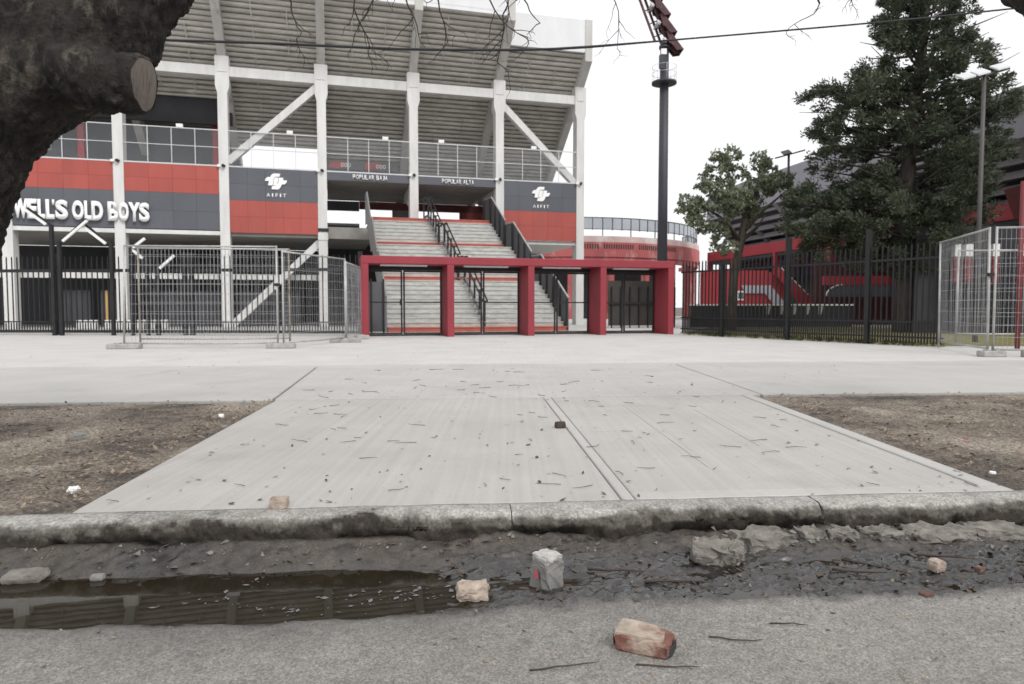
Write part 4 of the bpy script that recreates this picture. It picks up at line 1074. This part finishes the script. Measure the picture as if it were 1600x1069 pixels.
for n_, (xa, xb, za, zb) in ((64, (-4.2, -1.6, 2.7, 5.3)), (46, (-3.3, -1.5, 6.2, 8.7)), (26, (1.0, 2.9, 2.6, 5.4)), (20, (2.2, 3.5, 7.0, 8.8))):
    for i in range(n_):
        x = random.uniform(xa, xb); z = random.uniform(za, zb); y = random.gauss(0, .9)
        Cs.append((x, y, z)); Rs.append(random.uniform(.2, .46)); Os.append(np.array([x / 4, y / 3, .25]))
        if i % 4 == 0: brs.tube([(.1 + .035 * max(0, z - 4), 0, z - .3), (x * .6, y * .5, z - .2), (x, y, z)], [.045, .03, .008], 5, cap=False)
brs.build('branch', M['bark2'], ct)['kind'] = 'stuff'
CA = np.array(Cs); near_ = (np.linalg.norm(CA[:, None] - CA[None], axis=2) < .95).sum(1); keep = near_ >= 9
Cs = CA[keep]; Rs = np.array(Rs)[keep]; Os = np.array(Os)[keep]
V4 = leaf_quads(np.array(Cs), np.array(Rs), 150, .15, .05, np.array(Os), .7)
link('crown', quads_mesh('crown', V4), tint_leaves('conifer_leaf', (.078, .100, .076), .6, .7, .22), ct)
# --- broadleaf tree
BT = Vector((8.85, 26.6, 0))
bt = thing('broadleaf_tree', 'small pale green broadleaf tree with open crown right of the floodlight mast', 'tree', BT)
MB().tube([(-.3,0,0),(-.25,0,2),(0,0,3.4),(.25,.1,4.6),(.35,.1,5.6)], [.20,.17,.15,.11,.05], 10).build('trunk', M['bark2'], bt)
lim = [((0,0,3.3),(-.8,.1,4.4),(-1.7,0,4.9)), ((.1,0,3.8),(.9,-.2,4.7),(1.9,0,5.5)), ((.2,0,4.3),(-.4,.2,5.6),(-.5,.2,7.0)), ((.25,0,4.5),(.8,0,5.8),(.9,-.1,6.6)), ((0,0,3.4),(-.6,-.5,4.0),(-1.2,-.8,4.3)), ((.1,0,3.5),(.8,.6,4.0),(1.3,.9,4.6))]
for q in lim: MB().tube(q, [.09,.055,.015], 7).build('limb', M['bark2'], bt)
Cs = []; Rs = []
blobs = [(-.55,0,6.55,.62),(-.95,.1,6.05,.7),(-1.25,0,5.4,.6),(-.3,0,5.6,.75),(-1.9,0,4.95,.45),(-2.25,0,4.75,.3),(-1.6,0,4.55,.55),(-.7,0,4.75,.75),(.1,0,4.9,.6),(.75,0,6.55,.42),(1.05,0,6.15,.5),(1.3,.2,5.6,.55),(1.8,.1,5.75,.35),(1.9,0,5.2,.35),(.75,0,5.4,.5),(-1.45,-.3,3.95,.4),(-.9,-.4,3.8,.5),(-.75,-.4,3.2,.45),(-1.95,0,4.3,.3),(.5,.4,4.6,.45),(-.3,.9,5.0,.7),(-.5,-.9,5.2,.7),(.8,-.6,5.6,.5)]
for x, y, z, r in blobs:
    for j in range(int(34 * r)):
        d = rng.normal(size=3); d /= np.linalg.norm(d); q = r * random.random() ** .4
        Cs.append((x + d[0]*q, y + d[1]*q, z + d[2]*q*.9)); Rs.append(random.uniform(.12, .24))
V4 = leaf_quads(np.array(Cs), np.array(Rs), 26, .15, .085)
link('crown', quads_mesh('crown', V4), tint_leaves('broad_leaf', (.19, .23, .17), .45, .6, .35), bt)

# --- big street tree at left, trunk and fork near the camera
def bark_tree(name, label, tubes, loc, vox=.022, cuts=(), seed=0, amp=.03):
    t = thing(name, label, 'tree', loc)
    mb = MB()
    for pts, rs in tubes:
        # resample
        P = [Vector(p) for p in pts]; Q = []; Rq = []
        for i in range(len(P) - 1):
            for j in range(6):
                f = j / 6; a = P[max(i-1,0)]; b = P[i]; c = P[i+1]; d = P[min(i+2, len(P)-1)]
                q = .5 * ((2*b) + (c - a)*f + (2*a - 5*b + 4*c - d)*f*f + (3*b - a - 3*c + d)*f**3)
                Q.append(q); Rq.append(rs[i] + (rs[i+1]-rs[i])*f)
        Q.append(P[-1]); Rq.append(rs[-1]); mb.tube(Q, Rq, 20)
    me = mb.mesh('trunk'); o = link('trunk', me, None, None)
    rm = o.modifiers.new('r', 'REMESH'); rm.mode = 'VOXEL'; rm.voxel_size = vox; rm.use_smooth_shade = True
    smo = o.modifiers.new('s', 'SMOOTH'); smo.iterations = 6; smo.factor = .5
    dg = bpy.context.evaluated_depsgraph_get(); me2 = bpy.data.meshes.new_from_object(o.evaluated_get(dg)); bpy.data.objects.remove(o)
    n = len(me2.vertices); co = np.zeros(n * 3, np.float32); no = np.zeros(n * 3, np.float32)
    me2.vertices.foreach_get('co', co); me2.vertex_normals.foreach_get('vector', no); co = co.reshape(-1, 3); no = no.reshape(-1, 3)
    d = np.zeros(n)
    for i in range(n):
        x, y, z = co[i]
        p = Vector((x * 5 + seed, y * 5, z * 2.2))
        q = Vector((x * 14 + seed, y * 14, z * 4.5))
        d[i] = amp * mnoise.noise(p) + amp * .9 * (abs(mnoise.noise(q)) - .3) + amp * .5 * (abs(mnoise.noise(q * 2.3)) - .25) + amp * .2 * mnoise.noise(q * 5)
    for c_, nrm, rad in cuts:        # keep sawn faces flat
        v = co - np.array(c_); dist = v @ np.array(nrm)
        near = (np.abs(dist) < .05) & (np.linalg.norm(v, axis=1) < rad * 1.3)
        d[near] *= .15
    co += no * d[:, None]
    me2.vertices.foreach_set('co', co.reshape(-1)); me2.polygons.foreach_set('use_smooth', np.full(len(me2.polygons), True)); me2.update()
    me2.materials.clear(); link('trunk', me2, M['bark'], t)
    return t
T0 = Vector((-3.62, 3.85, 0))
def L0(x, y, z): return (x - T0.x, y - T0.y, z)
tree = bark_tree('street_tree', 'dark leaning street tree trunk with sawn limb at the left edge', [
    ([L0(-3.95,3.9,-.1), L0(-3.63,3.88,.6), L0(-3.32,3.85,1.2), L0(-3.12,3.83,1.7), L0(-2.95,3.8,2.15), L0(-2.8,3.8,2.5)], [.50,.38,.345,.35,.38,.34]),
    ([L0(-3.3,3.8,1.15), L0(-2.99,3.78,1.68), L0(-2.68,3.74,2.02), L0(-2.4,3.7,2.12)], [.25,.27,.25,.20]),
    ([L0(-2.95,3.8,2.1), L0(-3.0,3.8,2.6), L0(-3.1,3.75,3.3), L0(-3.3,3.7,4.3)], [.38,.34,.30,.24]),
    ([L0(-2.85,3.8,2.08), L0(-2.48,3.70,2.13), L0(-2.15,3.63,2.09), L0(-1.93,3.62,2.065)], [.30,.215,.155,.142]),
    ([L0(-2.80,3.82,2.05), L0(-2.32,3.85,2.36), L0(-2.06,3.9,2.68), L0(-1.75,3.95,3.1), L0(-1.35,4.0,3.7)], [.30,.29,.24,.21,.16]),
], T0, seed=3, amp=.042, vox=.015)
nrm = Vector((.99, -.08, -.08)).normalized()
cf = MB(); cc = Vector(L0(-1.915, 3.62, 2.062)); aa = nrm.cross(Vector((0, 0, 1))).normalized(); bb = aa.cross(nrm)
vs = [cc + nrm * .012]
for rr_ in (.5, 1.0):
    for i in range(24):
        t_ = 2 * math.pi * i / 24; w_ = 1 + .05 * math.sin(3 * t_ + 1)
        vs.append(cc + nrm * (.010 if rr_ < 1 else .0) + (aa * math.cos(t_) * .112 + bb * math.sin(t_) * .136) * rr_ * w_)
cf.add(vs, [(0, 1+i, 1+(i+1)%24) for i in range(24)] + [(1+i, 25+i, 25+(i+1)%24, 1+(i+1)%24) for i in range(24)], False)
bc = MB(); ring = []
for dn, k_ in ((.004, 1.0), (-.006, 1.10), (-.04, 1.13), (-.09, 1.15), (-.16, 1.05)):
    for i in range(24):
        t_ = 2 * math.pi * i / 24; w_ = (1 + .05 * math.sin(3 * t_ + 1)) * k_ * (1 + .035 * math.sin(7 * t_ + dn * 60) + random.uniform(-.02, .02))
        ring.append(cc + nrm * dn + (aa * math.cos(t_) * .112 + bb * math.sin(t_) * .136) * w_)
bc.add(ring, [(24*r_+i, 24*(r_+1)+i, 24*(r_+1)+(i+1)%24, 24*r_+(i+1)%24) for r_ in range(4) for i in range(24)], True)
bc.build('bark_collar', M['bark'], tree)
cf.build('sawn_face', M['cutwood'], tree)
# thin hanging twigs of this tree
def twigs(start, dir0, n, ln, r, mb, depth=0):
    p = Vector(start); d = Vector(dir0).normalized(); pts = [p.copy()]
    for i in range(n):
        d = (d + Vector((random.gauss(0, .28), random.gauss(0, .2), random.gauss(-.05, .22)))).normalized()
        p = p + d * ln / n; pts.append(p.copy())
        if depth < 2 and random.random() < .55:
            twigs(p, d + Vector((random.gauss(0, .8), random.gauss(0, .5), random.gauss(-.2, .5))), 4, ln * .4, r * .6, mb, depth + 1)
    mb.tube(pts, [r * (1 - .6 * i / n) for i in range(n + 1)], 5, cap=False)
tw_ = 0
for (x, z, ln, dx) in ((-1.42, 2.86, .36, .35), (-1.02, 2.95, .42, .1), (-.86, 2.96, .34, -.3), (-.72, 3.0, .62, .25), (-.50, 2.96, .40, -.2), (-.22, 3.0, .52, .15), (-.02, 3.0, .52, -.1), (.06, 2.95, .35, .3), (.62, 2.95, .42, .2), (1.98, 2.85, .3, -.6), (2.2, 2.95, .34, -.8)):
    mb = MB(); twigs(L0(x, 4.5, z), (dx, 0, -1), 7, ln, .0062 if x < .3 else .004, mb)
    mb.build('twig', M['twigtree'], tree)
bm_ = MB(); bm_.tube([L0(-1.35,4.0,3.7), L0(-.6,4.3,3.55), L0(.3,4.5,3.25), L0(1.4,4.6,3.2), L0(2.6,4.6,3.05)], [.10,.06,.035,.02,.008], 8)
for x in (-1.42,-1.02,-.86,-.72,-.50,-.22,-.02,.06,.62,1.98,2.2): 
    zt = {-1.42:2.86,-1.02:2.95,-.86:2.96,-.72:3.0,-.50:2.96,-.22:3.0,-.02:3.0,.06:2.95,.62:2.95,1.98:2.85,2.2:2.95}[x]
    bm_.tube([L0(x,4.5,zt), L0(x-.1,4.48,zt+.18), L0(x-.35,4.4,3.4 if x < 1 else 3.15)], [.006,.009,.012], 5, cap=False)
bm_.build('bough', M['twigtree'], tree)
T1 = Vector((5.2, 4.6, 0))
t1 = bark_tree('street_tree', 'dark bark limb crossing the top right corner', [
    ([(0,0,-.1),(0,0,1.0),(-.15,0,1.9),(-.55,0,2.45)], [.42,.34,.30,.26]),
    ([(-.4,0,2.3),(-1.15,0,2.62),(-1.62,0,2.90),(-2.05,0,3.25),(-2.5,0,3.8)], [.26,.20,.18,.16,.12]),
    ([(-.3,0,2.2),(.2,.1,3.2),(.4,.2,4.2)], [.26,.24,.18]),
], T1, seed=9, amp=.03, vox=.024)
mb = MB(); mb.add([(-1.30,-.02,2.62),(-1.18,.02,2.60),(-1.26,0,2.44),(-1.22,.03,2.52)], [(0,1,2),(0,1,3),(1,2,3),(0,2,3)]); 
tag(mb.build('plastic_scrap', M['mesh'], None, T1), 'small pale plastic scrap hanging from the limb at top right', 'litter')

# cable
cb = MB(); pts = []
for i in range(41):
    x = -9 + 19 * i / 40
    z = np.interp(x, [-9,-6.6,-4.5,-3.3,-1.32,.41,.99,3.3,4.95,6.59,10], [4.55,4.43,4.335,4.305,4.215,4.21,4.25,4.44,4.58,4.75,5.1])
    pts.append((x, 9, z))
sm_ = [pts[0]] + [tuple((np.array(pts[i-1]) + 2*np.array(pts[i]) + np.array(pts[i+1])) / 4) for i in range(1, 40)] + [pts[-1]]
def thick(x): return np.interp(x, [-9, 1.0, 2.0, 10], [.017, .017, .011, .011])
cb.tube(sm_, [float(thick(p[0])) for p in sm_], 6)
tag(cb.build('overhead_cable', M['cable']), 'black overhead cable sagging across the whole upper picture', 'cable')

# ================================================================== STONES AND LITTER
def rock_mesh(name, sx, sy, sz, seed, rough=.12, n=9, round_=.25, fine=.02):
    bm = bmesh.new(); bmesh.ops.create_cube(bm, size=2)
    bmesh.ops.subdivide_edges(bm, edges=bm.edges[:], cuts=n, use_grid_fill=True)
    Lr = (sx + sy + sz) / 3
    for w in bm.verts:
        p = w.co.copy(); sph = p.normalized() * 1.2
        p = p.lerp(sph, round_)
        c_ = Vector((p.x * sx / 2, p.y * sy / 2, p.z * sz / 2)); q = c_ / Lr * 2.4 + Vector((seed * 3.7, seed, 0))
        nv = mnoise.noise_vector
        dd = Vector(nv(q)) * rough * .55 + Vector(nv(q * 2.6)) * rough * .26 + Vector(nv(q * 6.5)) * rough * .11 + Vector(nv(q * 15)) * fine * .5
        c_ += Vector((dd.x, dd.y, dd.z * min(1, 1.6 * sz / Lr))) * Lr
        w.co = c_
    bmesh.ops.recalc_face_normals(bm, faces=bm.faces)
    me = bpy.data.meshes.new(name); bm.to_mesh(me); bm.free()
    return me
M['brick'] = mat('fired_brick', (.215, .10, .078), .95, .3, 16, bump=.004, bscale=120, second=(.44, .36, .29), smix=.52, sscale=9)
M['brickpale'] = mat('mortared_brick', (.38, .315, .26), .95, .3, 22, bump=.004, bscale=120, second=(.20, .11, .085), smix=.53, sscale=12)
M['stonepale'] = mat('pale_stone', (.215, .21, .20), .92, .2, 18, bump=.003, bscale=140, second=(.25, .24, .22), smix=.62, sscale=14)
M['rubble'] = mat('concrete_rubble', (.20, .185, .165), .95, .35, 16, bump=.006, bscale=90, second=(.08, .07, .06), smix=.54, sscale=11)
M['pinkpaint'] = mat('pink_paint', (.5, .12, .15), .8, .2, 20)
M['brickdark'] = mat('wet_brick', (.13, .075, .058), .8, .35, 18, bump=.005, bscale=110, second=(.34, .27, .22), smix=.55, sscale=14)
M['char'] = mat('charred_brick', (.035, .033, .035), .9, .3, 20)
def stone(name, label, cat, x, y, sx, sy, sz, m, seed, rz=0, z=None, sink=.1, rough=.12, round_=.25, tilt=(0, 0), group=None):
    o = link(name, rock_mesh(name, sx, sy, sz, seed, rough, 9, round_), M[m], None, (0, 0, 0))
    zz = road_z((x, y)) if z is None else z
    o.location = (x, y, zz + sz * (.5 - sink)); o.rotation_euler = (tilt[0], tilt[1], rz)
    return tag(o, label, cat, group)
# grey setts with a broken top and a pink mark
def poly_rock(name, poly, y0, y1, seed, m, taper=.9, rough=.006):
    """a solid of real facets: 2-D outline in x-z, extruded in y, edges roughened"""
    mb = MB().prism(poly, 1, y0, y1); me = mb.mesh(name)
    bm = bmesh.new(); bm.from_mesh(me); bmesh.ops.triangulate(bm, faces=bm.faces)
    bmesh.ops.bevel(bm, geom=bm.edges[:], offset=.006, segments=1, affect='EDGES')
    bmesh.ops.subdivide_edges(bm, edges=bm.edges[:], cuts=2, use_grid_fill=True)
    bmesh.ops.triangulate(bm, faces=bm.faces)
    for w in bm.verts:
        w.co += Vector(mnoise.noise_vector(w.co * 22 + Vector((seed, 0, 0)))) * rough + Vector(mnoise.noise_vector(w.co * 70 + Vector((seed, 0, 0)))) * rough * .45
    bm.to_mesh(me); bm.free(); me.materials.append(M[m]); return me
me = poly_rock('cobblestone', [(-.048, -.03), (.046, -.03), (.048, .092), (.03, .116), (-.02, .122), (-.044, .088)], -.05, .05, 2, 'stonepale', rough=.011)
o = link('cobblestone', me, None, None, (.135, 2.56, WATER - .004), .72)
tag(o, 'grey cobblestone with broken top standing in the gutter mud', 'stone')
pm = MB().add([(-.0565, .012, .045), (-.056, -.012, .05), (-.0555, -.008, .075), (-.0555, .006, .085), (-.056, .016, .066)], [(0, 1, 2, 3, 4)]).build('pink_mark', M['pinkpaint'], o)
link('broken_top', rock_mesh('broken_top', .082, .09, .03, 77, .18, 9, .3), mat('fresh_stone', (.40, .39, .37), .95, .15, 30), o, (.0, 0, .117))
me = poly_rock('brick_fragment', [(-.092, 0), (.086, -.002), (.098, .02), (.096, .046), (.03, .056), (-.05, .060), (-.094, .056)], -.058, .06, 5, 'brick', rough=.008)
o = link('brick_fragment', me, None, None, (.405, 2.035, -.1405), -.42); o.scale = (.86, .86, .86)
tag(o, 'broken red brick with mortared pale top lying on the asphalt', 'brick')
tp = MB(); pts = [(-.094, -.055), (-.05, -.052), (-.01, -.057), (.035, -.05), (.072, -.03), (.066, .03), (.03, .052), (-.05, .063), (-.095, .058)]
zt = lambda x: .0625 - .10 * max(0, x) * (1 if x > .03 else .3)
n_ = len(pts)
tp.add([(0, 0, .066)] + [(x, y, zt(x) + .003) for x, y in pts] + [(x * 1.03, y * 1.03, zt(x) - .014 - .006 * (i % 2)) for i, (x, y) in enumerate(pts)], [(0, 1+i, 1+(i+1)%n_) for i in range(n_)] + [(1+i, 1+(i+1)%n_, 1+(i+1)%n_+n_, 1+i+n_) for i in range(n_)])
tp.build('mortar_crust', M['brickpale'], o)
MB().add([(-.0995,-.052,.008),(-.0995,.055,.008),(-.1015,.055,.05),(-.1015,-.052,.05)], [(0,1,2,3)]).build('mortar_end', M['brickpale'], o)
ch_ = MB().add([(.103,-.030,.004),(.105,.035,.006),(.105,.036,.044),(.105,-.026,.046),(.088,-.062,.006),(.086,-.062,.044)], [(0,1,2,3),(4,0,3,5)]); ch_.build('charred_end', M['char'], o)
stone('brick_fragment', 'wet brick lump with pale top lying beside the cobblestone', 'brick', -.145, 2.46, .115, .08, .058, 'brickpale', 7, .1, rough=.26, sink=.12, round_=.35)
stone('rubble_stone', 'small square brick stub lying on the slab edge by the kerb', 'stone', -1.045, 3.03, .075, .055, .045, 'brickpale', 12, .1, z=.0, rough=.1, round_=.1, sink=.0)
stone('concrete_chunk', 'flat grey concrete chunk lying in the mud left of the rubble row', 'concrete chunk', .845, 2.77, .19, .14, .085, 'rubble', 21, -.2, rough=.36, sink=.25, round_=.2)
for i, (x, y, sx, sy, sz, l_) in enumerate((
    (1.10, 2.955, .26, .16, .075, 'widest broken concrete lump against the kerb, left end of the rubble row'),
    (1.33, 3.01, .11, .10, .07, 'small concrete lump right of the widest one in the rubble row'),
    (1.47, 3.02, .13, .11, .07, 'middle concrete lump of the rubble row under the kerb crack'),
    (1.66, 3.02, .15, .12, .06, 'dirty concrete lump right of the kerb crack'),
    (1.92, 3.03, .30, .15, .07, 'long flat concrete slab piece against the kerb at right'),
    (2.20, 3.07, .26, .14, .065, 'last tapering concrete piece at the right end of the rubble row'))):
    stone('concrete_chunk', l_, 'concrete chunk', x, y, sx, sy, sz * .8, 'rubble', 30 + i * 7, .3 - .2 * (i % 3), rough=.34, sink=.30, round_=.22, z=-.135, group='concrete rubble along the kerb')
stone('rubble_stone', 'rounded brown pebble in the dark mud at right', 'stone', 1.665, 2.63, .055, .05, .045, 'brickpale', 51, .4, round_=.6)
stone('rubble_stone', 'small red brick crumb in the mud near the right edge', 'brick', 1.87, 2.68, .036, .03, .024, 'brickdark', 52, .4, round_=.4)
stone('rubble_stone', 'reddish crumb at the road edge below the mud at right', 'brick', 1.50, 2.42, .045, .03, .014, 'brickdark', 53, .2, round_=.4)
stone('rubble_stone', 'grey muddy stone at the left end of the puddle', 'stone', -1.90, 2.62, .15, .09, .036, 'rubble', 54, .2, round_=.5, z=-.165)
stone('rubble_stone', 'small white stone in the puddle left of the mud spit', 'stone', -1.62, 2.62, .05, .035, .022, 'stonepale', 55, .1, round_=.5, z=-.165)
stone('mud_clod', 'dark mud clod on the apron slab beside the centre margin', 'clod', .36, 5.05, .075, .06, .05, 'twig', 56, .3, z=.0, round_=.5)
# litter in the verges
def sc_(label, cat, name, x, y, r, m, seed): 
    return stone(name, label, cat, x, y, r, r * .8, r * .55, m, seed, seed, z=-.01, round_=.5, rough=.25)
M['litterwhite'] = mat('crumpled_white_plastic', (.75, .75, .74), .5, .1, 10)
M['litterred'] = mat('red_plastic', (.28, .04, .045), .5, .1, 10)
M['littergreen'] = mat('green_plastic', (.05, .14, .07), .5, .1, 10)
sc_('crumpled white plastic scrap on the left earth verge', 'litter', 'plastic_scrap', -2.16, 3.32, .05, 'litterwhite', 61)
sc_('pale grey stone on the left earth verge near the kerb', 'stone', 'rubble_stone', -2.52, 3.18, .085, 'stonepale', 62)
sc_('white stone in the middle of the left earth verge', 'stone', 'rubble_stone', -2.95, 4.6, .10, 'stonepale', 63)
sc_('dark charred lump on the left earth verge', 'stone', 'rubble_stone', -2.95, 3.72, .13, 'char', 64)
sc_('small white scrap at the back of the left verge', 'litter', 'plastic_scrap', -2.4, 5.6, .05, 'litterwhite', 65)
sc_('red plastic scrap on the right earth verge', 'litter', 'plastic_scrap', 3.05, 4.55, .05, 'litterred', 66)
sc_('red scrap at the right edge of the right verge', 'litter', 'plastic_scrap', 3.42, 4.45, .07, 'litterred', 67)
sc_('green plastic scrap on the right earth verge', 'litter', 'plastic_scrap', 2.92, 3.98, .035, 'littergreen', 68)
sc_('white scrap low on the right earth verge', 'litter', 'plastic_scrap', 2.62, 3.68, .03, 'litterwhite', 69)

# crumbs of broken concrete and grit
def crumbs(name, spots, m):
    mb = MB()
    for (x, y, z, r) in spots:
        q = [Vector((random.gauss(0, 1), random.gauss(0, 1), random.gauss(0, .6))).normalized() * r * random.uniform(.7, 1.2) for _ in range(6)]
        bm = bmesh.new()
        for v_ in q: bm.verts.new(v_ + Vector((x, y, z + r * .25)))
        bmesh.ops.convex_hull(bm, input=bm.verts[:])
        bm.verts.index_update(); mb.add([v_.co.copy() for v_ in bm.verts], [[v_.index for v_ in f.verts] for f in bm.faces]); bm.free()
    return tag(mb.build(name, m), kind='stuff')
sp_ = []
for i in range(420):
    a = random.uniform(-2.2, 2.6); s_ = abs(random.gauss(0, .10)) + .015 if random.random() < .6 else random.uniform(.1, .7)
    p = S(a, -s_); z = road_z((p.x, p.y))
    if z > WATER: sp_.append((p.x, p.y, z, .004 + .014 * random.random() ** 3))
for i in range(160):
    p = S(random.uniform(.8, 2.3), -random.uniform(0.0, .16)); sp_.append((p.x, p.y, max(road_z((p.x, p.y)), -.14), .006 + .022 * random.random() ** 2))
crumbs('concrete_crumbs', sp_, M['rubble'])
sp_ = []
for i in range(500):
    p = S(random.uniform(-2, 2), -random.uniform(.7, 1.35)); sp_.append((p.x, p.y, road_z((p.x, p.y)), .0018 + .004 * random.random() ** 3))
for i in range(260):
    b = CB + .02 + 3.5 * random.random(); a = -1.98 - 3.5 * random.random() if random.random() < .5 else 2.66 + .08 * b + 3.5 * random.random()
    p = S(a, b); sp_.append((p.x, p.y, -.012, .006 + .018 * random.random() ** 3))
crumbs('road_gravel', sp_, M['stonepale'])
# twigs: single sticks one can pick out
GT = 'dry twigs strewn over the slab'
def stick(x, y, z, ln, ang, r=.003, label=None, group=None, name='twig', curl=.25):
    pts = []; p = Vector((0, 0, r)); a = ang
    for i in range(6):
        pts.append(p.copy()); a += random.gauss(0, curl); p = p + Vector((math.cos(a), math.sin(a), random.gauss(0, .06))) * ln / 5
        p.z = max(p.z, r)
    o = MB().tube(pts, [r, r, r * .9, r * .8, r * .7, r * .4], 5).build(name, M['twig'], None, (x, y, z))
    return tag(o, label, 'twig', group)
for i in range(90):
    b = CB + .1 + 7.0 * random.random() ** 1.3; a = random.uniform(-1.8, 2.4)
    p = S(a, b); f = 1 + .12 * b
    stick(p.x, p.y, .004, random.uniform(.04, .13) * f, random.gauss(0, .8) + (math.pi if random.random() < .5 else 0), .0017 * f, 'thin dry twig lying on the pale concrete slab', GT)
for x, y, ln, an, l_ in ((.36, 1.93, .18, -.35, 'long thin twig on the asphalt in front of the brick'), (.62, 2.1, .17, -.12, 'straight twig on the asphalt right of the brick'), (.85, 2.20, .12, .15, 'curved twig on the asphalt further right'), (.05, 1.90, .2, .1, 'twig at the bottom edge of the road')):
    stick(x, y, road_z((x, y)) + .002, ln, an, .0026, l_, None)
for x, y, ln, an, l_ in ((.50, 2.52, .26, .02, 'thick wet stick lying across the glossy mud'), (.30, 2.66, .22, -.3, 'wet twig lying right of the cobblestone'), (1.35, 2.75, .26, -.4, 'wet stick slanting down in the right mud'), (1.62, 2.80, .28, -.45, 'upper wet stick by the brown pebble'), (1.25, 2.62, .2, -.2, 'short wet stick in the middle of the right mud')):
    stick(x, y, road_z((x, y)) + .006, ln, an, .0055, l_, None, 'wet_stick', .12)
# small leaf crumbs and chips
def litter_field(name, pts, size, m, lift=.003, tilt=.35):
    n = len(pts); c = np.array(pts)
    a = rng.random(n) * 6.283; d = np.stack([np.cos(a), np.sin(a), rng.normal(0, tilt, n)], 1); e = np.stack([-np.sin(a), np.cos(a), rng.normal(0, tilt, n)], 1)
    L_ = (size * (.35 + 2.2 * rng.random(n) ** 3))[:, None]; W_ = L_ * (.2 + .4 * rng.random((n, 1)))
    c = c + np.array([0, 0, 1.0]) * (lift + L_ * tilt * .45)
    q = np.stack([c - d * L_ * .5, c + e * W_ * .5, c + d * L_ * .5, c - e * W_ * .5], 1)
    return tag(link(name, quads_mesh(name, q), m), kind='stuff')
M['crumb'] = mat('leaf_crumb', (.085, .065, .05), .95, .5, 40)
M['chip'] = mat('bark_chip', (.26, .205, .15), .95, .45, 30, second=(.10, .075, .055), smix=.5, sscale=25)
pts = []
for i in range(1700):
    b = CB + 14.5 * random.random() ** 1.2; a = random.uniform(-2.0 - max(0, b - 3.8) * 1.2, 2.5 + max(0, b - 3.8) * 1.2); p = S(a, b); pts.append((p.x, p.y, .002))
litter_field('leaf_crumbs', pts, .020, M['crumb'], .001, .15)
pts = []
for i in range(9000):
    left = random.random() < .5; b = CB + .05 + 3.6 * random.random()
    a = -1.98 - 4.2 * random.random() ** 1.4 if left else 2.62 + .08 * b + 4.6 * random.random() ** 1.4
    p = S(a, b); pts.append((p.x, p.y, -.006))
litter_field('bark_chips', pts, .024, M['chip'], .004, .30)
pts = []
for i in range(1500):
    a = random.uniform(-2.2, 2.6); s_ = random.random() ** .8 * .6 + .02; p = S(a, -s_); z = road_z((p.x, p.y))
    if z > WATER + .002: pts.append((p.x, p.y, z))
litter_field('gutter_leaf_litter', pts, .020, M['crumb'], .001, .2)
pts = []
for i in range(500):
    a = random.uniform(-2.2, 2.2); p = S(a, -random.uniform(.72, 1.3)); pts.append((p.x, p.y, road_z((p.x, p.y))))
litter_field('road_grit', pts, .010, M['chip'], .001, .3)
pts = []
for i in range(150):
    cl = random.choice(((-.95, .30), (-.70, .42), (-.45, .40), (-.55, .50), (-1.1, .45), (-.3, .45), (-.85, .55)))
    a = random.gauss(cl[0], .10); s_ = random.gauss(cl[1], .04); p = S(a, -s_)
    if road_z((p.x, p.y)) < WATER: pts.append((p.x, p.y, WATER + .001))
M['scum'] = mat('floating_scum', (.15, .15, .16), .35, .2, 30)
litter_field('floating_scum', pts, .016, M['scum'], .001, .04)
# grass tufts along the fence foot
pts = []; C_ = []
for i in range(160):
    f = random.random() ** .8; C_.append((5.5 + 4.0 * f + random.gauss(.05, .08), 22.0 - 6.8 * f + random.gauss(.05, .08), .05))
q = leaf_quads(np.array(C_), np.full(len(C_), .07), 10, .16, .02)
tag(link('grass_tufts', quads_mesh('grass_tufts', q), tint_leaves('grass_blade', (.13, .16, .06), .4, .7, .3)), kind='stuff')
